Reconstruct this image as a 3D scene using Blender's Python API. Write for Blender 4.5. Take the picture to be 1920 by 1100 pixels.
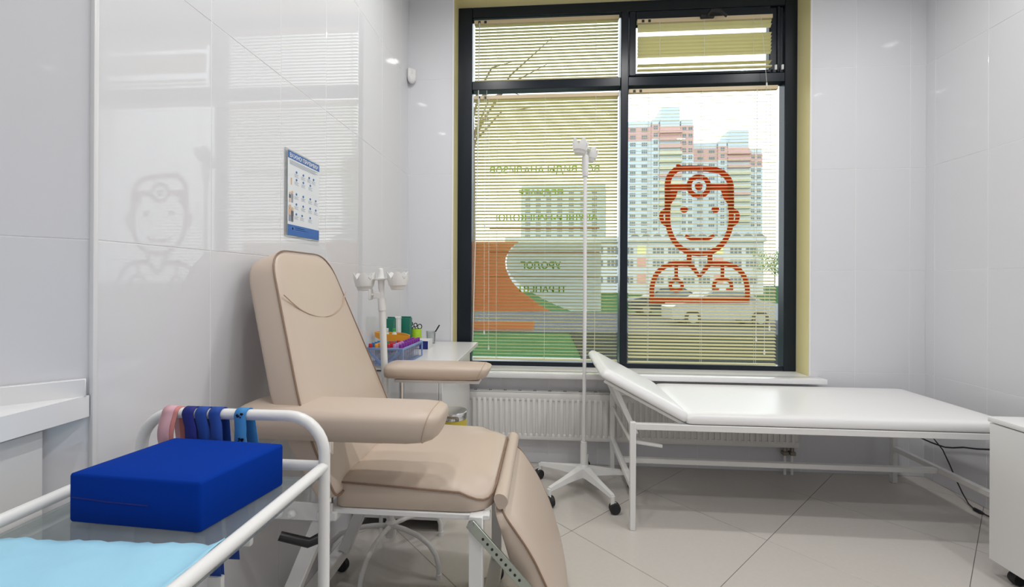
import bpy, bmesh, math, random
from mathutils import Vector, Matrix
random.seed(7)
R = math.radians
for o in list(bpy.data.objects): bpy.data.objects.remove(o)
SC = bpy.context.scene
COL = SC.collection

# ------------------------------------------------------------------ camera
F, YAW, ROLL = 820.84, .0761, .0051           # focal length in px of a 1920x1100 frame
CAM = Vector((.8761, -2.7291, 1.1225)); PY = 550 - 21.6
_fw = Vector((-math.sin(YAW), math.cos(YAW), 0)); _r0 = Vector((math.cos(YAW), math.sin(YAW), 0)); _u0 = Vector((0, 0, 1))
_rt = _r0*math.cos(ROLL) + _u0*math.sin(ROLL); _up = _u0*math.cos(ROLL) - _r0*math.sin(ROLL)
cd = bpy.data.cameras.new('camera'); cam = bpy.data.objects.new('camera', cd); COL.objects.link(cam)
cd.sensor_fit = 'HORIZONTAL'; cd.sensor_width = 36; cd.lens = F/1920*36; cd.shift_y = -21.6/1920
cd.clip_start = .02; cd.clip_end = 1000
m = Matrix.Identity(4)
for i in range(3): m[i][0], m[i][1], m[i][2], m[i][3] = _rt[i], _up[i], -_fw[i], CAM[i]
cam.matrix_world = m
SC.camera = cam
def at(x, y, X=None, Y=None, Z=None):
    """photo pixel -> the point where its ray meets the plane X, Y or Z"""
    d = _fw + _rt*((x-960)/F) + _up*((PY-y)/F)
    if X is not None: t = (X-CAM.x)/d.x
    elif Y is not None: t = (Y-CAM.y)/d.y
    else: t = (Z-CAM.z)/d.z
    return CAM + d*t

# ------------------------------------------------------------------ world and exposure
w = bpy.data.worlds.new('overcast_sky'); SC.world = w; w.use_nodes = True
bg = w.node_tree.nodes['Background']; bg.inputs[0].default_value = (.93, .96, 1, 1); bg.inputs[1].default_value = 2.5
SC.view_settings.view_transform = 'Standard'; SC.view_settings.look = 'None'
SC.view_settings.gamma = 1; SC.view_settings.use_curve_mapping = False
SC.view_settings.exposure = 0.20
LAMP_W = 4.8                                   # watts of each ceiling downlight

# ------------------------------------------------------------------ materials
MATS = {}
def mat(name, col, rough=.5, metal=0, spec=.5, bump=0, bscale=50, var=0, vscale=5, trans=0, coat=0, sheen=0, bdetail=2):
    if name in MATS: return MATS[name]
    ma = bpy.data.materials.new(name); ma.use_nodes = True; nt = ma.node_tree; b = nt.nodes['Principled BSDF']
    c = (*col, 1)
    b.inputs['Base Color'].default_value = c; b.inputs['Roughness'].default_value = rough
    b.inputs['Metallic'].default_value = metal; b.inputs['Specular IOR Level'].default_value = spec
    b.inputs['Coat Weight'].default_value = coat; b.inputs['Sheen Weight'].default_value = sheen
    if bump or var:
        tc = nt.nodes.new('ShaderNodeTexCoord')
    if var:
        n = nt.nodes.new('ShaderNodeTexNoise'); n.inputs['Scale'].default_value = vscale; n.inputs['Detail'].default_value = 4
        nt.links.new(tc.outputs['Object'], n.inputs['Vector'])
        mx = nt.nodes.new('ShaderNodeMix'); mx.data_type = 'RGBA'
        mx.inputs[6].default_value = tuple(min(1, v*(1-var)) for v in col)+(1,); mx.inputs[7].default_value = tuple(min(1, v*(1+var)) for v in col)+(1,)
        nt.links.new(n.outputs['Fac'], mx.inputs[0]); nt.links.new(mx.outputs[2], b.inputs['Base Color'])
    if bump:
        n = nt.nodes.new('ShaderNodeTexNoise'); n.inputs['Scale'].default_value = bscale; n.inputs['Detail'].default_value = bdetail
        nt.links.new(tc.outputs['Object'], n.inputs['Vector'])
        bp = nt.nodes.new('ShaderNodeBump'); bp.inputs['Strength'].default_value = bump; bp.inputs['Distance'].default_value = .01
        nt.links.new(n.outputs['Fac'], bp.inputs['Height']); nt.links.new(bp.outputs[0], b.inputs['Normal'])
    if trans:
        tr = nt.nodes.new('ShaderNodeBsdfTranslucent'); tr.inputs[0].default_value = c
        ms = nt.nodes.new('ShaderNodeMixShader'); ms.inputs[0].default_value = trans
        out = nt.nodes['Material Output']
        nt.links.new(b.outputs[0], ms.inputs[1]); nt.links.new(tr.outputs[0], ms.inputs[2]); nt.links.new(ms.outputs[0], out.inputs[0])
    MATS[name] = ma; return ma
def clearmat(name, tint, gloss=.06, rough=.02, body=0, bodycol=(1, 1, 1)):
    """thin clear sheet: tinted see-through with a faint mirror and, if asked, a milky body"""
    if name in MATS: return MATS[name]
    ma = bpy.data.materials.new(name); ma.use_nodes = True; nt = ma.node_tree; nt.nodes.remove(nt.nodes['Principled BSDF'])
    out = nt.nodes['Material Output']
    t = nt.nodes.new('ShaderNodeBsdfTransparent'); t.inputs[0].default_value = (*tint, 1)
    g = nt.nodes.new('ShaderNodeBsdfGlossy'); g.inputs['Roughness'].default_value = rough
    fr = nt.nodes.new('ShaderNodeLayerWeight'); fr.inputs[0].default_value = .25
    mt = nt.nodes.new('ShaderNodeMath'); mt.operation = 'MULTIPLY_ADD'; mt.inputs[1].default_value = .6; mt.inputs[2].default_value = gloss
    nt.links.new(fr.outputs['Fresnel'], mt.inputs[0])
    last = t
    if body:
        d = nt.nodes.new('ShaderNodeBsdfDiffuse'); d.inputs[0].default_value = (*bodycol, 1)
        tl = nt.nodes.new('ShaderNodeBsdfTranslucent'); tl.inputs[0].default_value = (*bodycol, 1)
        m1 = nt.nodes.new('ShaderNodeMixShader'); m1.inputs[0].default_value = .6
        nt.links.new(d.outputs[0], m1.inputs[1]); nt.links.new(tl.outputs[0], m1.inputs[2])
        m2 = nt.nodes.new('ShaderNodeMixShader'); m2.inputs[0].default_value = body
        nt.links.new(t.outputs[0], m2.inputs[1]); nt.links.new(m1.outputs[0], m2.inputs[2]); last = m2
    ms = nt.nodes.new('ShaderNodeMixShader')
    nt.links.new(mt.outputs[0], ms.inputs[0]); nt.links.new(last.outputs[0], ms.inputs[1]); nt.links.new(g.outputs[0], ms.inputs[2])
    nt.links.new(ms.outputs[0], out.inputs[0])
    MATS[name] = ma; return ma
def emat(name, col, st):
    ma = bpy.data.materials.new(name); ma.use_nodes = True; nt = ma.node_tree; b = nt.nodes['Principled BSDF']
    b.inputs['Base Color'].default_value = (*col, 1); b.inputs['Emission Color'].default_value = (*col, 1); b.inputs['Emission Strength'].default_value = st
    MATS[name] = ma; return ma
TILE = mat('glazed_white_tile', (.77, .775, .81), .035, bump=.012, bscale=9, bdetail=1)
GROUT = mat('white_grout', (.93, .93, .93), .6)
FTILE = mat('beige_floor_tile', (.60, .565, .525), .22, var=.04, vscale=60, bump=.02, bscale=200)
FGROUT = mat('dark_floor_grout', (.16, .14, .13), .8)
PAINT = mat('white_ceiling_paint', (.85, .85, .85), .8, bump=.05, bscale=120)
REVEAL = mat('yellow_reveal_paint', (.82, .74, .40), .45, bump=.02, bscale=90)
PVC = mat('white_pvc', (.86, .86, .87), .18)
FRAME = mat('anthracite_window_metal', (.008, .014, .024), .28, spec=.35)
GLASS = clearmat('window_glass', (.95, .98, .97), .03)
SLAT = mat('yellow_blind_slat', (.87, .83, .50), .4, trans=.36)
RAILC = mat('peach_blind_rail', (.76, .62, .40), .35)
CORD = mat('white_cord', (.82, .82, .78), .6)
WMET = mat('white_powder_coat', (.84, .84, .83), .28)
WPL = mat('white_plastic', (.85, .85, .84), .3)
LEA = mat('beige_vinyl_leather', (.585, .480, .395), .38, bump=.018, bscale=420, spec=.45)
LEAS = mat('beige_vinyl_side', (.50, .37, .275), .42, bump=.018, bscale=420, spec=.4)
PIPE = mat('brown_piping', (.26, .165, .11), .45)
CHROME = mat('chrome', (.75, .75, .75), .12, metal=1)
STEEL = mat('grey_steel', (.42, .44, .44), .35, metal=1)
ZINC = mat('zinc_steel', (.45, .50, .45), .4, metal=1)
BLACK = mat('black_plastic', (.012, .012, .014), .4)
RUB = mat('black_rubber', (.018, .018, .02), .6)
WVIN = mat('white_vinyl', (.86, .86, .86), .3, bump=.03, bscale=30)
NAVY = mat('royal_blue_fabric', (.001, .036, .31), .9, bump=.05, bscale=1600, spec=.1)
NAVYD = mat('navy_webbing', (.004, .012, .19), .7, bump=.08, bscale=1800)
BLUEW = mat('blue_webbing', (.008, .06, .34), .7, bump=.08, bscale=1800)
LBLUE = mat('light_blue_webbing', (.05, .26, .60), .7, bump=.08, bscale=1800)
PINK = mat('pink_webbing', (.72, .42, .47), .7, bump=.08, bscale=1800)
PINKR = mat('red_webbing', (.62, .24, .22), .7)
SHEETM = mat('light_blue_nonwoven', (.36, .68, .86), .8, bump=.3, bscale=25)
DESKW = mat('white_laminate', (.80, .80, .80), .25)
RADW = mat('radiator_enamel', (.80, .79, .77), .3)

# ------------------------------------------------------------------ mesh helpers
class MB:
    def __init__(s): s.v = []; s.f = []
    def add(s, v, f):
        n = len(s.v); s.v += [tuple(p) for p in v]; s.f += [tuple(i+n for i in q) for q in f]; return s
    def bm(s, b):
        b.verts.index_update(); return s.add([v.co.copy() for v in b.verts], [[v.index for v in f.verts] for f in b.faces])
    def box(s, x0, x1, y0, y1, z0, z1, bev=0, seg=2, mtx=None):
        b = bmesh.new(); bmesh.ops.create_cube(b, size=1)
        for v in b.verts: v.co = Vector(((x0+x1)/2+v.co.x*(x1-x0), (y0+y1)/2+v.co.y*(y1-y0), (z0+z1)/2+v.co.z*(z1-z0)))
        if bev: bmesh.ops.bevel(b, geom=b.edges[:], offset=bev, segments=seg, profile=.5, affect='EDGES')
        if mtx: bmesh.ops.transform(b, matrix=mtx, verts=b.verts[:])
        s.bm(b); b.free(); return s
    def bar(s, a, b_, w, h, bev=.002, up=(0, 0, 1)):
        a = Vector(a); b_ = Vector(b_); d = b_-a; L = d.length; d.normalize(); u = Vector(up)
        if abs(d.dot(u)) > .95: u = Vector((1, 0, 0))
        r = d.cross(u).normalized(); u = r.cross(d)
        M = Matrix(((r.x, d.x, u.x, a.x), (r.y, d.y, u.y, a.y), (r.z, d.z, u.z, a.z), (0, 0, 0, 1)))
        return s.box(-w/2, w/2, 0, L, -h/2, h/2, bev, 1, M)
    def tube(s, pts, r, n=10, cap=True):
        P = [Vector(p) for p in pts]; rs = r if isinstance(r, (list, tuple)) else [r]*len(P)
        V = []; Fc = []; nrm = None
        for i, p in enumerate(P):
            t = (P[min(i+1, len(P)-1)]-P[max(i-1, 0)]).normalized()
            if nrm is None:
                nrm = t.cross(Vector((0, 0, 1)))
                if nrm.length < .1: nrm = t.cross(Vector((1, 0, 0)))
            nrm = (nrm-t*nrm.dot(t)).normalized(); bn = t.cross(nrm)
            for k in range(n):
                a = 2*math.pi*k/n; V.append(p+(nrm*math.cos(a)+bn*math.sin(a))*rs[i])
        for i in range(len(P)-1):
            for k in range(n):
                k2 = (k+1) % n; Fc.append((i*n+k, i*n+k2, (i+1)*n+k2, (i+1)*n+k))
        if cap:
            Fc.append(tuple(reversed(range(n)))); Fc.append(tuple((len(P)-1)*n+k for k in range(n)))
        return s.add(V, Fc)
    def loop(s, pts, r, n=6):
        P = [Vector(p) for p in pts]; N = len(P); V = []; Fc = []
        nrm = None
        for i, p in enumerate(P):
            t = (P[(i+1) % N]-P[i-1]).normalized()
            if nrm is None:
                nrm = t.cross(Vector((0, 0, 1)))
                if nrm.length < .1: nrm = t.cross(Vector((1, 0, 0)))
            nrm = (nrm-t*nrm.dot(t)).normalized(); bn = t.cross(nrm)
            for k in range(n):
                a = 2*math.pi*k/n; V.append(p+(nrm*math.cos(a)+bn*math.sin(a))*r)
        for i in range(N):
            for k in range(n):
                k2 = (k+1) % n; j = (i+1) % N; Fc.append((i*n+k, i*n+k2, j*n+k2, j*n+k))
        return s.add(V, Fc)
    def lathe(s, prof, c=(0, 0, 0), n=16, mtx=None):
        V = []; Fc = []; c = Vector(c)
        for r, z in prof:
            for k in range(n):
                a = 2*math.pi*k/n; p = Vector((r*math.cos(a), r*math.sin(a), z))
                V.append((mtx @ p if mtx else p)+c)
        for i in range(len(prof)-1):
            for k in range(n):
                k2 = (k+1) % n; Fc.append((i*n+k, i*n+k2, (i+1)*n+k2, (i+1)*n+k))
        if prof[0][0] > 1e-5: Fc.append(tuple(reversed(range(n))))
        if prof[-1][0] > 1e-5: Fc.append(tuple((len(prof)-1)*n+k for k in range(n)))
        return s.add(V, Fc)
    def prism(s, poly, fn, d0, d1):
        """poly of (a,b), fn(a,b,d)->point"""
        n = len(poly); V = [fn(a, b, d0) for a, b in poly]+[fn(a, b, d1) for a, b in poly]
        Fc = [tuple(range(n)), tuple(reversed(range(n, 2*n)))]+[(i, n+i, n+(i+1) % n, (i+1) % n) for i in range(n)]
        return s.add(V, Fc)
    def puff(s, outline, rings, fn):
        """closed outline of (a,b); rings of (inset, depth); fn(a,b,d)->point. Ends are filled."""
        ca = sum(p[0] for p in outline)/len(outline); cb = sum(p[1] for p in outline)/len(outline); n = len(outline)
        V = []; Fc = []
        for ins, d in rings:
            for a, b in outline:
                L = math.hypot(a-ca, b-cb); k = max(0, 1-ins/L); V.append(fn(ca+(a-ca)*k, cb+(b-cb)*k, d))
        for i in range(len(rings)-1):
            for k in range(n):
                k2 = (k+1) % n; Fc.append((i*n+k, i*n+k2, (i+1)*n+k2, (i+1)*n+k))
        Fc.append(tuple(reversed(range(n)))); Fc.append(tuple((len(rings)-1)*n+k for k in range(n)))
        return s.add(V, Fc)
    def build(s, name, mt, parent=None, angle=38, center=True):
        me = bpy.data.meshes.new(name); V = [Vector(v) for v in s.v]
        lo = Vector([min(v[i] for v in V) for i in range(3)]); hi = Vector([max(v[i] for v in V) for i in range(3)])
        c = Vector(((lo.x+hi.x)/2, (lo.y+hi.y)/2, lo.z)) if center else Vector((0, 0, 0))
        me.from_pydata([v-c for v in V], [], s.f); me.update()
        b = bmesh.new(); b.from_mesh(me); bmesh.ops.recalc_face_normals(b, faces=b.faces[:]); b.to_mesh(me); b.free()
        for p in me.polygons: p.use_smooth = True
        me.set_sharp_from_angle(angle=R(angle))
        me.materials.append(mt)
        o = bpy.data.objects.new(name, me); COL.objects.link(o)
        if parent: adopt(o, parent)
        o.location = c; return o
def world_loc(p):
    l = p.location.copy()
    while p.parent: break
    return l
def adopt(o, parent):
    o.parent = parent
    L = Vector(parent.get('_w', parent.location)); o.matrix_parent_inverse = Matrix.Translation(-L)
    o['_w'] = (0, 0, 0)
def part(mb, name, mt, parent, **k):
    o = mb.build(name, mt, parent, **k); o['_w'] = tuple(o.location); return o
def tag(o, label, cat=None, group=None, kind=None):
    o['label'] = label
    if cat: o['category'] = cat
    if group: o['group'] = group
    if kind: o['kind'] = kind
    return o
def thing(name, label, cat, loc, group=None, kind=None):
    o = bpy.data.objects.new(name, None); COL.objects.link(o); o.location = loc; o.empty_display_size = .05
    o['_w'] = tuple(loc); return tag(o, label, cat, group, kind)
def single(mb, name, mt, label, cat, group=None, **k):
    o = mb.build(name, mt, **k); return tag(o, label, cat, group)
def copytree(o, parent=None):
    c = o.copy(); COL.objects.link(c)
    if parent: c.parent = parent
    for ch in o.children: copytree(ch, c)
    return c
def arc(c, r, a0, a1, n, ax=(1, 0, 0), ay=(0, 0, 1)):
    c = Vector(c); ax = Vector(ax); ay = Vector(ay)
    return [c+ax*r*math.cos(a0+(a1-a0)*i/n)+ay*r*math.sin(a0+(a1-a0)*i/n) for i in range(n+1)]
def rounded(poly, r, n=5):
    """round the corners of a polygon (list of (a,b)); r one radius or a list"""
    out = []; N = len(poly)
    for i in range(N):
        p = Vector(poly[i]); a = Vector(poly[i-1]); b = Vector(poly[(i+1) % N]); rr = r[i] if isinstance(r, list) else r
        da = (a-p); db = (b-p); k = min(rr, da.length*.48, db.length*.48)
        A = p+da.normalized()*k; B = p+db.normalized()*k
        for t in range(n+1):
            t /= n; q = A*(1-t)**2+p*2*t*(1-t)+B*t*t; out.append((q.x, q.y))
    return out

# ------------------------------------------------------------------ room shell
W = 3.0857; H = 3.0; YF = -4.1; TH = .006
WX0, WX1, WZ0, WZ1 = .294, 2.439, .572, 2.93         # window opening
_tile = {}
def tile_mesh(wd, hg, mt, th, bev):
    k = (round(wd, 3), round(hg, 3), mt.name)
    if k not in _tile:
        b = MB().box(-wd/2, wd/2, -th, 0, -hg/2, hg/2, bev, 1)
        me = bpy.data.meshes.new('tile'); me.from_pydata(b.v, [], b.f); me.update()
        bb = bmesh.new(); bb.from_mesh(me); bmesh.ops.recalc_face_normals(bb, faces=bb.faces[:]); bb.to_mesh(me); bb.free()
        me.materials.append(mt); _tile[k] = me
    return _tile[k]
def lay(parent, us, vs, org, udir, skip=None, gap=.0024):
    """tiles on a vertical wall; local x = udir, local -y into the wall"""
    udir = Vector(udir); nrm = udir.cross(Vector((0, 0, 1)))             # faces the room
    for i in range(len(us)-1):
        for j in range(len(vs)-1):
            rects = [(us[i], us[i+1], vs[j], vs[j+1])]
            if skip:
                a0, a1, b0, b1 = skip; nr = []
                for (p0, p1, q0, q1) in rects:
                    if p1 <= a0 or p0 >= a1 or q1 <= b0 or q0 >= b1: nr.append((p0, p1, q0, q1)); continue
                    if p0 < a0: nr.append((p0, a0, q0, q1))
                    if p1 > a1: nr.append((a1, p1, q0, q1))
                    c0, c1 = max(p0, a0), min(p1, a1)
                    if q0 < b0: nr.append((c0, c1, q0, b0))
                    if q1 > b1: nr.append((c0, c1, b1, q1))
                rects = nr
            for (p0, p1, q0, q1) in rects:
                if p1-p0 < .012 or q1-q0 < .012: continue
                o = bpy.data.objects.new('tile', tile_mesh(p1-p0-gap, q1-q0-gap, TILE, TH, .0005)); COL.objects.link(o)
                o.parent = parent
                c = Vector(org)+udir*((p0+p1)/2)+Vector((0, 0, (q0+q1)/2))
                jit = random.uniform(-.0012, .0012)
                rot = Matrix(((-udir.x, nrm.x, 0), (-udir.y, nrm.y, 0), (0, 0, 1))).to_4x4() @ Matrix.Rotation(jit, 4, 'Z') @ Matrix.Rotation(random.uniform(-.0012, .0012), 4, 'X')
                o.matrix_local = Matrix.Translation(c-Vector(parent['_w'])) @ rot
def struct(mb, name, mt, label=None):
    o = mb.build(name, mt); o['kind'] = 'structure'; o['_w'] = tuple(o.location)
    if label: o['label'] = label
    return o
VS = [0, .6, 1.2, 1.8, 2.4, 3.0]
G = .0010                                            # grout face lies this far behind the tile faces
# back wall with the window hole
wb = MB()
for a in ((-.25, WX0, G, .26, 0, H), (WX1, W+.25, G, .26, 0, H), (WX0, WX1, G, .26, 0, WZ0-.03), (WX0, WX1, G, .26, WZ1, H)): wb.box(*a)
WALLB = struct(wb, 'wall_back', GROUT, 'glossy white tiled wall around the window')
lay(WALLB, [.3*i for i in range(11)]+[W], VS, (0, 0, 0), (1, 0, 0), (WX0, WX1, WZ0-.03, WZ1))
WALLL = struct(MB().box(-.2, -G, -1.94, .2, 0, H), 'wall_left', GROUT, 'glossy white tiled wall behind the beige chair')
ys = [-1.938, -1.643, -1.343, -1.043, -.743, -.443, -.143, 0]
lay(WALLL, ys, VS, (0, 0, 0), (0, 1, 0))
WALLR = struct(MB().box(W+G, W+.2, YF, .2, 0, H), 'wall_right', GROUT, 'glossy white tiled wall beside the couch')
lay(WALLR, [.06+.3*i for i in range(-1, 9)], VS, (W, 0, 0), (0, -1, 0))
# slanting wall of the corner niche at the left edge
dv = Vector((-.719, -.697, 0)).normalized(); n_ = Vector((-dv.y, dv.x, 0))
if n_.x < 0: n_ = -n_
c0 = Vector((0, -1.938, 0)); c1 = c0+dv*1.15
wn = MB().add([c0-n_*G, c1-n_*G, c1-n_*.2, c0-n_*.2]+[p+Vector((0, 0, H)) for p in (c0-n_*G, c1-n_*G, c1-n_*.2, c0-n_*.2)],
              [(0, 1, 2, 3), (7, 6, 5, 4), (0, 4, 5, 1), (1, 5, 6, 2), (2, 6, 7, 3), (3, 7, 4, 0)])
WALLN = struct(wn, 'wall_niche', GROUT, 'slanting tiled wall behind the white counter')
lay(WALLN, [-1.14, -.84, -.54, -.24, -.002], VS, c0, -dv)
struct(MB().box(-.006, .004, -1.946, -1.936, 0, H, .002), 'trim_1', PVC, 'white corner bead at the outer wall corner')
struct(MB().box(c1.x-.2, c1.x-G, YF, c1.y+.05, 0, H), 'wall_side', TILE)
struct(MB().box(-1.3, W+.2, YF-.2, YF, 0, H), 'wall_front', TILE)
struct(MB().box(-1.3, W+.25, YF-.2, .26, H, H+.15), 'ceiling', PAINT)
# floor, 600 mm tiles laid on the diagonal
FLOOR = struct(MB().box(-1.3, W+.2, YF-.2, .2, -.12, -.0018), 'floor', FGROUT, 'beige floor tiles laid on the diagonal')
me = None
s2 = math.sqrt(2)
def clip(poly, f):
    out = []
    for i in range(len(poly)):
        a, b = poly[i-1], poly[i]; fa, fb = f(a), f(b)
        if (fa >= 0) != (fb >= 0): t = fa/(fa-fb); out.append((a[0]+(b[0]-a[0])*t, a[1]+(b[1]-a[1])*t))
        if fb >= 0: out.append(b)
    return out
fb = MB().box(-.2989, .2989, -.2989, .2989, -.01, 0, .0008, 1)
fme = bpy.data.meshes.new('tile'); fme.from_pydata(fb.v, [], fb.f); fme.update()
_b = bmesh.new(); _b.from_mesh(fme); bmesh.ops.recalc_face_normals(_b, faces=_b.faces[:]); _b.to_mesh(fme); _b.free(); fme.materials.append(FTILE)
for i in range(-8, 9):
    for j in range(-8, 9):
        # joints: y-x = -1.735-.8485 i ; x+y = 1.113+.8485 j
        d = -1.735-.8485*(i+.5); s_ = 1.113+.8485*(j+.5); cx, cy = (s_-d)/2, (s_+d)/2
        corners = [(cx+.4243, cy), (cx, cy+.4243), (cx-.4243, cy), (cx, cy-.4243)]
        xmin = 0 if cy > -1.9 else -.95
        inside = [xmin <= x <= W and YF <= y <= 0 for x, y in corners]
        if all(inside):
            o = bpy.data.objects.new('tile', fme); COL.objects.link(o); o.parent = FLOOR
            o.matrix_local = Matrix.Translation(Vector((cx, cy, 0))-Vector(FLOOR['_w'])) @ Matrix.Rotation(R(45), 4, 'Z')
        else:
            q = [(cx+.4227, cy), (cx, cy+.4227), (cx-.4227, cy), (cx, cy-.4227)]
            for f in (lambda p: p[0]-xmin, lambda p: W-p[0], lambda p: -p[1], lambda p: p[1]-YF):
                q = clip(q, f) if q else q
            if len(q) >= 3:
                ar = abs(sum(q[k-1][0]*q[k][1]-q[k][0]*q[k-1][1] for k in range(len(q))))/2
                if ar > .0005: part(MB().prism(q, lambda a, b, dd: Vector((a, b, dd)), -.01, 0), 'tile', FTILE, FLOOR)

# ------------------------------------------------------------------ window
WIN = thing('window_1', 'dark anthracite four-light window in a yellow reveal', None, (1.366, .13, WZ0), kind='structure')
yf, yb = .13, .20
fr = MB()
fr.box(WX0, .388, yf, yb, WZ0, WZ1, .003, 1); fr.box(2.363, WX1, yf, yb, WZ0, WZ1, .003, 1)
fr.box(.388, 2.363, yf, yb, 2.862, WZ1, .003, 1); fr.box(.388, 2.363, yf+.004, yb, WZ0, .602, .003, 1)
part(fr, 'outer_frame', FRAME, WIN)
part(MB().box(1.352, 1.400, yf-.012, yb, .602, 2.862, .004, 1), 'mullion', FRAME, WIN)
for a, b in ((.388, 1.352), (1.400, 2.363)): part(MB().box(a, b, yf-.002, yb, 2.384, 2.442, .003, 1), 'transom', FRAME, WIN)
sa = MB()
sx0, sx1, sz0, sz1 = 1.404, 2.359, 2.446, 2.858
sa.box(sx0, 1.447, yf-.006, yb-.01, sz0, sz1, .004, 1); sa.box(2.275, sx1, yf+.012, yb-.01, sz0, sz1, .004, 1)
sa.box(1.447, 2.275, yf-.006, yb-.01, 2.785, sz1, .004, 1); sa.box(1.447, 2.275, yf-.002, yb-.01, sz0, 2.462, .003, 1)
sa.box(2.318, 2.336, yf+.002, yb-.01, sz0, sz1, .004, 1)
part(sa, 'sash', FRAME, WIN)
hp = at(1330, 30, Y=.09)
hd = MB().box(hp.x-.055, hp.x+.03, .078, .126, hp.z-.014, hp.z+.012, .006, 2)
hd.tube([hp+Vector((-.01, -.01, 0)), hp+Vector((0, -.035, .012)), hp+Vector((.05, -.042, .006)), hp+Vector((.09, -.04, -.03))], [.012, .012, .010, .008], 10)
part(hd, 'handle', BLACK, WIN)
for (a, b, c, d) in ((.388, 1.352, .602, 2.384), (1.400, 2.363, .602, 2.384), (.388, 1.352, 2.442, 2.862), (1.447, 2.275, 2.462, 2.785)):
    part(MB().box(a-.004, b+.004, .184, .188, c-.004, d+.004), 'pane', GLASS, WIN)
for hx in (2.30, 2.34): part(MB().tube([(hx, .112, 2.452), (hx, .112, 2.48)], .007, 8), 'hinge', PVC, WIN)
# sill
sl = MB().box(WX0+.001, WX1-.001, -.001, .132, WZ0-.028, WZ0, 0)
sl.box(WX0-.06, WX1+.053, -.090, -.0008, WZ0-.030, WZ0, .003, 2)
part(sl, 'window_sill', PVC, WIN)
# painted reveals
rv = MB(); t_ = .006
rv.box(WX0-t_, WX0+.0005, -.001, .13, WZ0, WZ1); rv.box(WX1-.0005, WX1+t_, -.001, .13, WZ0, WZ1); rv.box(WX0, WX1, -.001, .13, WZ1-.0005, WZ1+t_)
struct(rv, 'trim_2', REVEAL, 'yellow painted window reveal')
be = MB()
be.box(WX0-.012, WX0, -.003, .0, WZ0, WZ1+.012, .001, 1); be.box(WX1, WX1+.012, -.003, .0, WZ0, WZ1+.012, .001, 1)
struct(be, 'trim_3', PVC, 'thin white bead along the reveal edges')

# ------------------------------------------------------------------ blinds
def slat_mesh(L, wd=.025, th=.0007, crown=.0022):
    n = 4; V = []; Fc = []
    for e in (-L/2, L/2):
        for sgn in (1, -1):
            for i in range(n+1):
                t = i/n*2-1; V.append((e, t*wd/2, crown*(1-t*t)-crown/2+sgn*th/2))
    k = n+1
    for i in range(n):
        Fc.append((i, i+1, 2*k+i+1, 2*k+i)); Fc.append((k+i, 3*k+i, 3*k+i+1, k+i+1))
    Fc.append(tuple(list(range(k))+[k+i for i in range(n, -1, -1)])); Fc.append(tuple([2*k+i for i in range(n, -1, -1)]+[3*k+i for i in range(k)]))
    Fc.append((0, 2*k, 3*k, k)); Fc.append((n, k+n, 3*k+n, 2*k+n))
    me = bpy.data.meshes.new('slat'); me.from_pydata(V, [], Fc); me.update()
    for p in me.polygons: p.use_smooth = True
    me.set_sharp_from_angle(angle=R(40)); me.materials.append(SLAT); return me
def blind(label, x0, x1, ztop, zs, tilt, y, cords, wand=None, pull=None, zb=None):
    zb = zb if zb is not None else zs[-1]-.02
    t = thing('venetian_blind', label, 'blind', ((x0+x1)/2, y, zb), 'yellow venetian blinds in the window')
    part(MB().box(x0, x1, y-.013, y+.013, ztop-.024, ztop, .001, 1), 'head_rail', RAILC, t)
    for bx in (x0+.035, x0+.075):
        part(MB().box(bx-.008, bx+.008, y-.016, y-.012, ztop-.022, ztop-.006, .001, 1), 'rail_clip', BLACK, t)
    me = slat_mesh(x1-x0-.008)
    for i, z in enumerate(zs):
        o = bpy.data.objects.new('slat', me); COL.objects.link(o); o.parent = t
        ti = tilt[i] if isinstance(tilt, list) else tilt
        o.matrix_local = Matrix.Translation(Vector((0, 0, z-zb))) @ Matrix.Rotation(R(ti+random.uniform(-.8, .8)), 4, 'X')
    part(MB().box(x0+.002, x1-.002, y-.012, y+.012, zb, zb+.010, .003, 2), 'bottom_rail', SLAT, t)
    for f in cords:
        cx = x0+(x1-x0)*f
        part(MB().tube([(cx, y-.0135, ztop-.02), (cx, y-.0135, zb)], .0009, 5).tube([(cx, y+.0135, ztop-.02), (cx, y+.0135, zb)], .0009, 5), 'ladder_cord', CORD, t)
    if wand:
        part(MB().tube([(wand[0], y-.018, ztop-.02), (wand[1], y-.02, wand[2])], .0032, 6), 'tilt_wand', CORD, t)
    for p in (pull or []):
        lb = part(MB().tube([(p[0], y-.017, ztop-.01), (p[1], y-.018, p[2])], .0012, 5), 'pull_cord', CORD, t)
        part(MB().lathe([(.002, .0), (.006, .004), (.004, .028), (.001, .03)], (p[1], y-.018, p[2]-.026), 8), 'tassel', WPL, t)
    return t
P_ = .0214
def zr(a, b): return [a-P_*i for i in range(int((a-b)/P_)+1)]
YB = .152
blind('yellow blind in the large left pane, slats half closed over the green lettering', .398, 1.343, 2.352, zr(2.318, .635), -14, YB, (.165, .5, .845),
      (.435, .40, .73), [(.47, .475, .80), (.50, .505, .70)], zb=.612)
blind('yellow blind in the large right pane, open over the orange doctor picture', 1.406, 2.328, 2.368, zr(2.335, .632), 21, YB, (.14, .5, .86),
      None, [(2.20, 2.20, .78), (2.255, 2.25, .70), (2.28, 2.28, .85)], zb=.606)
blind('yellow blind in the upper left pane with slats open to the sky', .398, 1.343, 2.850, zr(2.815, 2.46), 2, YB, (.165, .5, .845), (.435, .425, 2.0), [(.49, .475, 1.5)], zb=2.446)
vz = [2.748, 2.726, 2.672, 2.650, 2.628, 2.606, 2.584, 2.562, 2.500]
blind('short yellow blind on the upper right vent sash, slats nearly closed with a gap', 1.449, 2.272, 2.790, vz, [-48, -46, -44, -47, -46, -48, -45, -44, -20], .108, (.17, .5, .86), None, [(2.20, 2.235, 2.36)], zb=2.466)

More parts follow.
